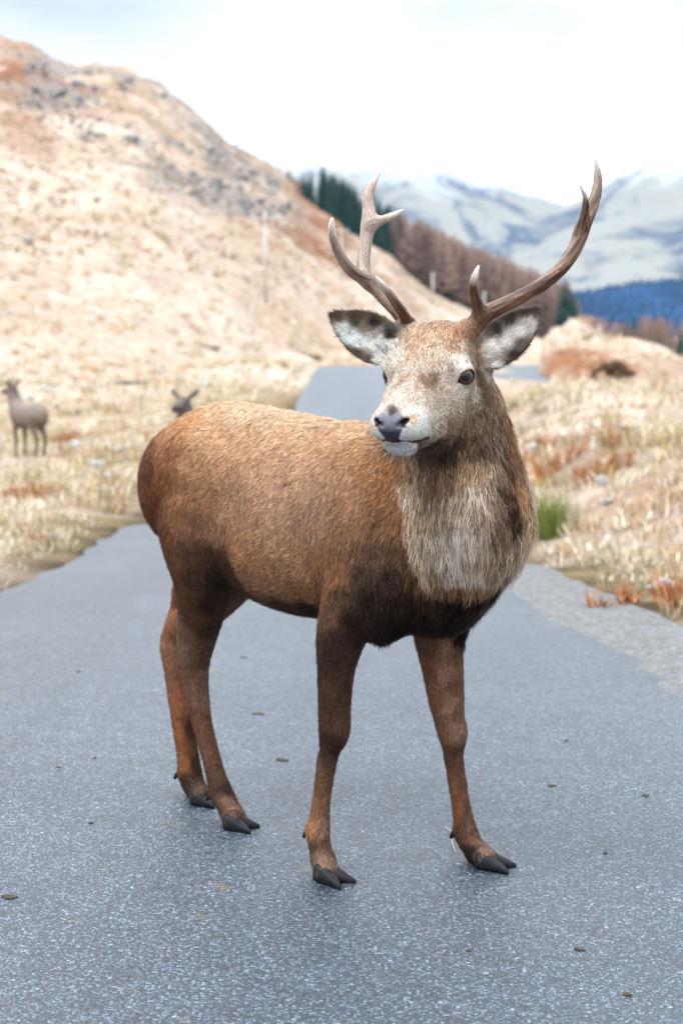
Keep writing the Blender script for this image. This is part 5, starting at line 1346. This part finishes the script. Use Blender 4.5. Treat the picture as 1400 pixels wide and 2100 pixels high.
# ------------------------------------------------------------------ litter on the road
def build_litter():
    r = np.random.default_rng(21)
    mm = NT('leaf_litter'); n = mm.noise(60, 3, .6, mm.objc()); c = mm.ramp(n.outputs[0], [(.3, (.04, .034, .028)), (.7, (.09, .07, .05))]); mm.bsdf(c.outputs[0], .9, .1)
    pts = [(530, 1465, 34), (500, 1349, 26), (580, 1560, 40), (398, 1556, 14), (195, 1555, 12), (120, 1574, 18), (162, 1378, 16), (187, 1688, 18), (660, 1478, 16), (1130, 1612, 26), (1322, 1632, 28), (1240, 1750, 18), (1188, 1948, 34), (1285, 2040, 30), (960, 1950, 22), (20, 1840, 44), (1160, 1520, 14)]
    for px, py, w in pts:
        p = on_ground(px, py); 
        if p[1] > 5.2:
            d = ray(px, py); Y = np.linspace(5, 12, 700); Q = CAMP + d[None] * (Y / d[1])[:, None]; j = np.nonzero(Q[:, 2] < road_z(Y))[0][0]; p = Q[j]; p[2] = road_z(Y[j])
        s = w / FPX * p[1] * .46; k = 9
        ang = np.linspace(0, 6.283, k, endpoint=False); rad = s * r.uniform(.45, 1.0, k)
        bm = bmesh.new(); up = bm.verts.new((0, 0, s * .045)); ring = [bm.verts.new((math.cos(a) * q, math.sin(a) * q * .85, s * r.uniform(.0, .05))) for a, q in zip(ang, rad)]; low = [bm.verts.new((v.co.x * .9, v.co.y * .9, -.002)) for v in ring]
        for i in range(k):
            bm.faces.new((up, ring[i], ring[(i + 1) % k])); bm.faces.new((ring[i], low[i], low[(i + 1) % k], ring[(i + 1) % k]))
        bm.faces.new(low[::-1])
        o = obj('leaf_scrap', bm, mm.m); o.location = p + np.array([0, 0, .002]); o.rotation_euler = (0, 0, r.uniform(0, 6.28))
        tag(o, 'small brown scrap of dead leaf lying on the asphalt', 'leaf', 'dead leaf scraps on the road')
    # a pale straw by the left fore hoof
    P = [on_ground(912, 1699), on_ground(928, 1718), on_ground(926, 1735), on_ground(934, 1752)]
    P, rd = smooth_path(np.array(P) + np.array([0, 0, .004]), np.array([.0008, .0011, .0011, .0007]), 5); P[:, 2] += .010 * np.sin(np.linspace(0, 3.1, len(P)))
    V, F = [], []
    for i, (p, q) in enumerate(zip(P, rd)):
        for k in range(6): V.append(p + np.array([math.cos(k * 1.047) * q, 0, math.sin(k * 1.047) * q]))
    for i in range(len(P) - 1):
        for k in range(6): a, b = i * 6 + k, i * 6 + (k + 1) % 6; F.append((a, b, b + 6, a + 6))
    sm = NT('straw'); sm.bsdf((.62, .54, .36), .6, .3)
    o = obj('straw', mesh_np('straw', np.array(V), np.array(F)), sm.m); tag(o, 'pale bent straw lying behind the far fore hoof of the stag', 'straw')
def build_far_hill():
    m = NT('far_spruce_forest'); n = m.noise(.02, 4, .6, m.pos()); c = m.ramp(n.outputs[0], [(.3, (.0, .032, .10)), (.7, (.0, .052, .16))]); m.bsdf(c.outputs[0], .95, .05)  # deep blue puts the haze of distance into the spruce colour
    global MOUNT_MAT
    keep = MOUNT_MAT; MOUNT_MAT = m.m
    ridge = [(600, 655), (1000, 640), (1130, 618), (1185, 604), (1230, 600), (1280, 592), (1330, 585), (1370, 580), (1420, 588), (1600, 600), (2200, 640)]
    h = build_mountain('hill', ridge, 2500, 700, 600, 2200, 31); MOUNT_MAT = keep
    # spruces over that hill: one far mass
    r = np.random.default_rng(2); k = 3200
    px = r.uniform(950, 1750, k); t = -r.random(k) ** 1.2
    D = 2500; R0 = CAM_H + (HORIZON - lin(px, ridge)) / FPX * D; z = -25 + (R0 + 25) * (1 - np.abs(t) ** 1.15)
    B = np.stack([(px - 700) / FPX * D, D + t * 700, z - 2], 1); hh = r.uniform(9, 16, k)
    V = [];
    ang = np.arange(5) * 1.2566
    ring = np.stack([np.cos(ang), np.sin(ang), 0 * ang], 1)
    V = np.concatenate([B[:, None] + ring[None] * (hh * .22)[:, None, None], (B + np.stack([0 * hh, 0 * hh, hh], 1))[:, None]], 1).reshape(-1, 3)
    i = np.arange(k) * 6; F = np.concatenate([np.stack([i + a, i + (a + 1) % 5, i + 5], 1) for a in range(5)])
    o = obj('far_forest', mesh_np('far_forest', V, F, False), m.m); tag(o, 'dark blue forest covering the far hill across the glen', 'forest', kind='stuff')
    # valley floor reaching back to the mountains
    g = NT('valley_grass'); n = g.noise(.01, 5, .6, g.pos()); c = g.ramp(n.outputs[0], [(.35, (.22, .18, .12)), (.65, (.36, .31, .22))]); g.bsdf(c.outputs[0], .95, .1)
    V = np.array([(-6000, 560, -24), (6000, 560, -24), (9000, 12000, -24), (-9000, 12000, -24)], float)
    o = obj('valley_floor', mesh_np('valley_floor', V, np.array([[0, 1, 2, 3]])), g.m); o['kind'] = 'structure'
def build_haze():
    bm = bmesh.new(); bmesh.ops.create_cube(bm, size=1)
    for v in bm.verts: v.co = ((v.co.x) * 16000, 3700 + v.co.y * 8400, 360 + v.co.z * 900)
    m = bpy.data.materials.new('haze_air'); m.use_nodes = True; t = m.node_tree; t.nodes.clear()
    o_ = t.nodes.new('ShaderNodeOutputMaterial'); v = t.nodes.new('ShaderNodeVolumePrincipled')
    v.inputs['Color'].default_value = (.56, .77, 1.0, 1); v.inputs['Density'].default_value = 5.2e-5; v.inputs['Anisotropy'].default_value = 0.0
    t.links.new(v.outputs[0], o_.inputs['Volume'])
    o = obj('haze', bm, m); o['kind'] = 'stuff'
    tag(o, 'thin blue haze filling the air of the glen', 'haze')

build_land()
MOUNT_MAT = mat_mountain()
build_mountain('mountain', [(-800, 300), (0, 330), (380, 330), (470, 290), (530, 250), (600, 238), (700, 246), (800, 262), (880, 300), (930, 342), (1000, 374), (1080, 402), (1160, 440), (1260, 480), (1500, 560), (2200, 600)], 5200, 2300, -800, 2200, 5)
build_mountain('mountain', [(-200, 640), (900, 560), (1060, 470), (1150, 430), (1210, 405), (1260, 368), (1320, 338), (1400, 308), (1550, 270), (1800, 280), (2400, 420)], 4300, 1900, 400, 2400, 17)
build_far_hill()
plant_trees()
build_poles()
build_van()
build_stones()
build_crags()
build_grass()
build_peat()
p = ground_hit(62, 945); build_hind(p, R(135), R(20), 'grey brown hind standing in the hollow left of the road, seen from behind', 1.18)
hd = at(377, 826, 22.0); kx = hd + .45 * np.array([.36, .93, 0]); gz = float(land_z(kx[:1], kx[1:2])[0]); kk = (hd[2] - gz) / 1.08
build_hind(hd - kk * .43 * np.array([math.cos(R(-111)), math.sin(R(-111)), 0]) - np.array([0, 0, hd[2] - gz]), R(-111), R(-6), 'hind peering out from behind the rump of the stag', kk)
build_litter()
build_stag()
build_haze()
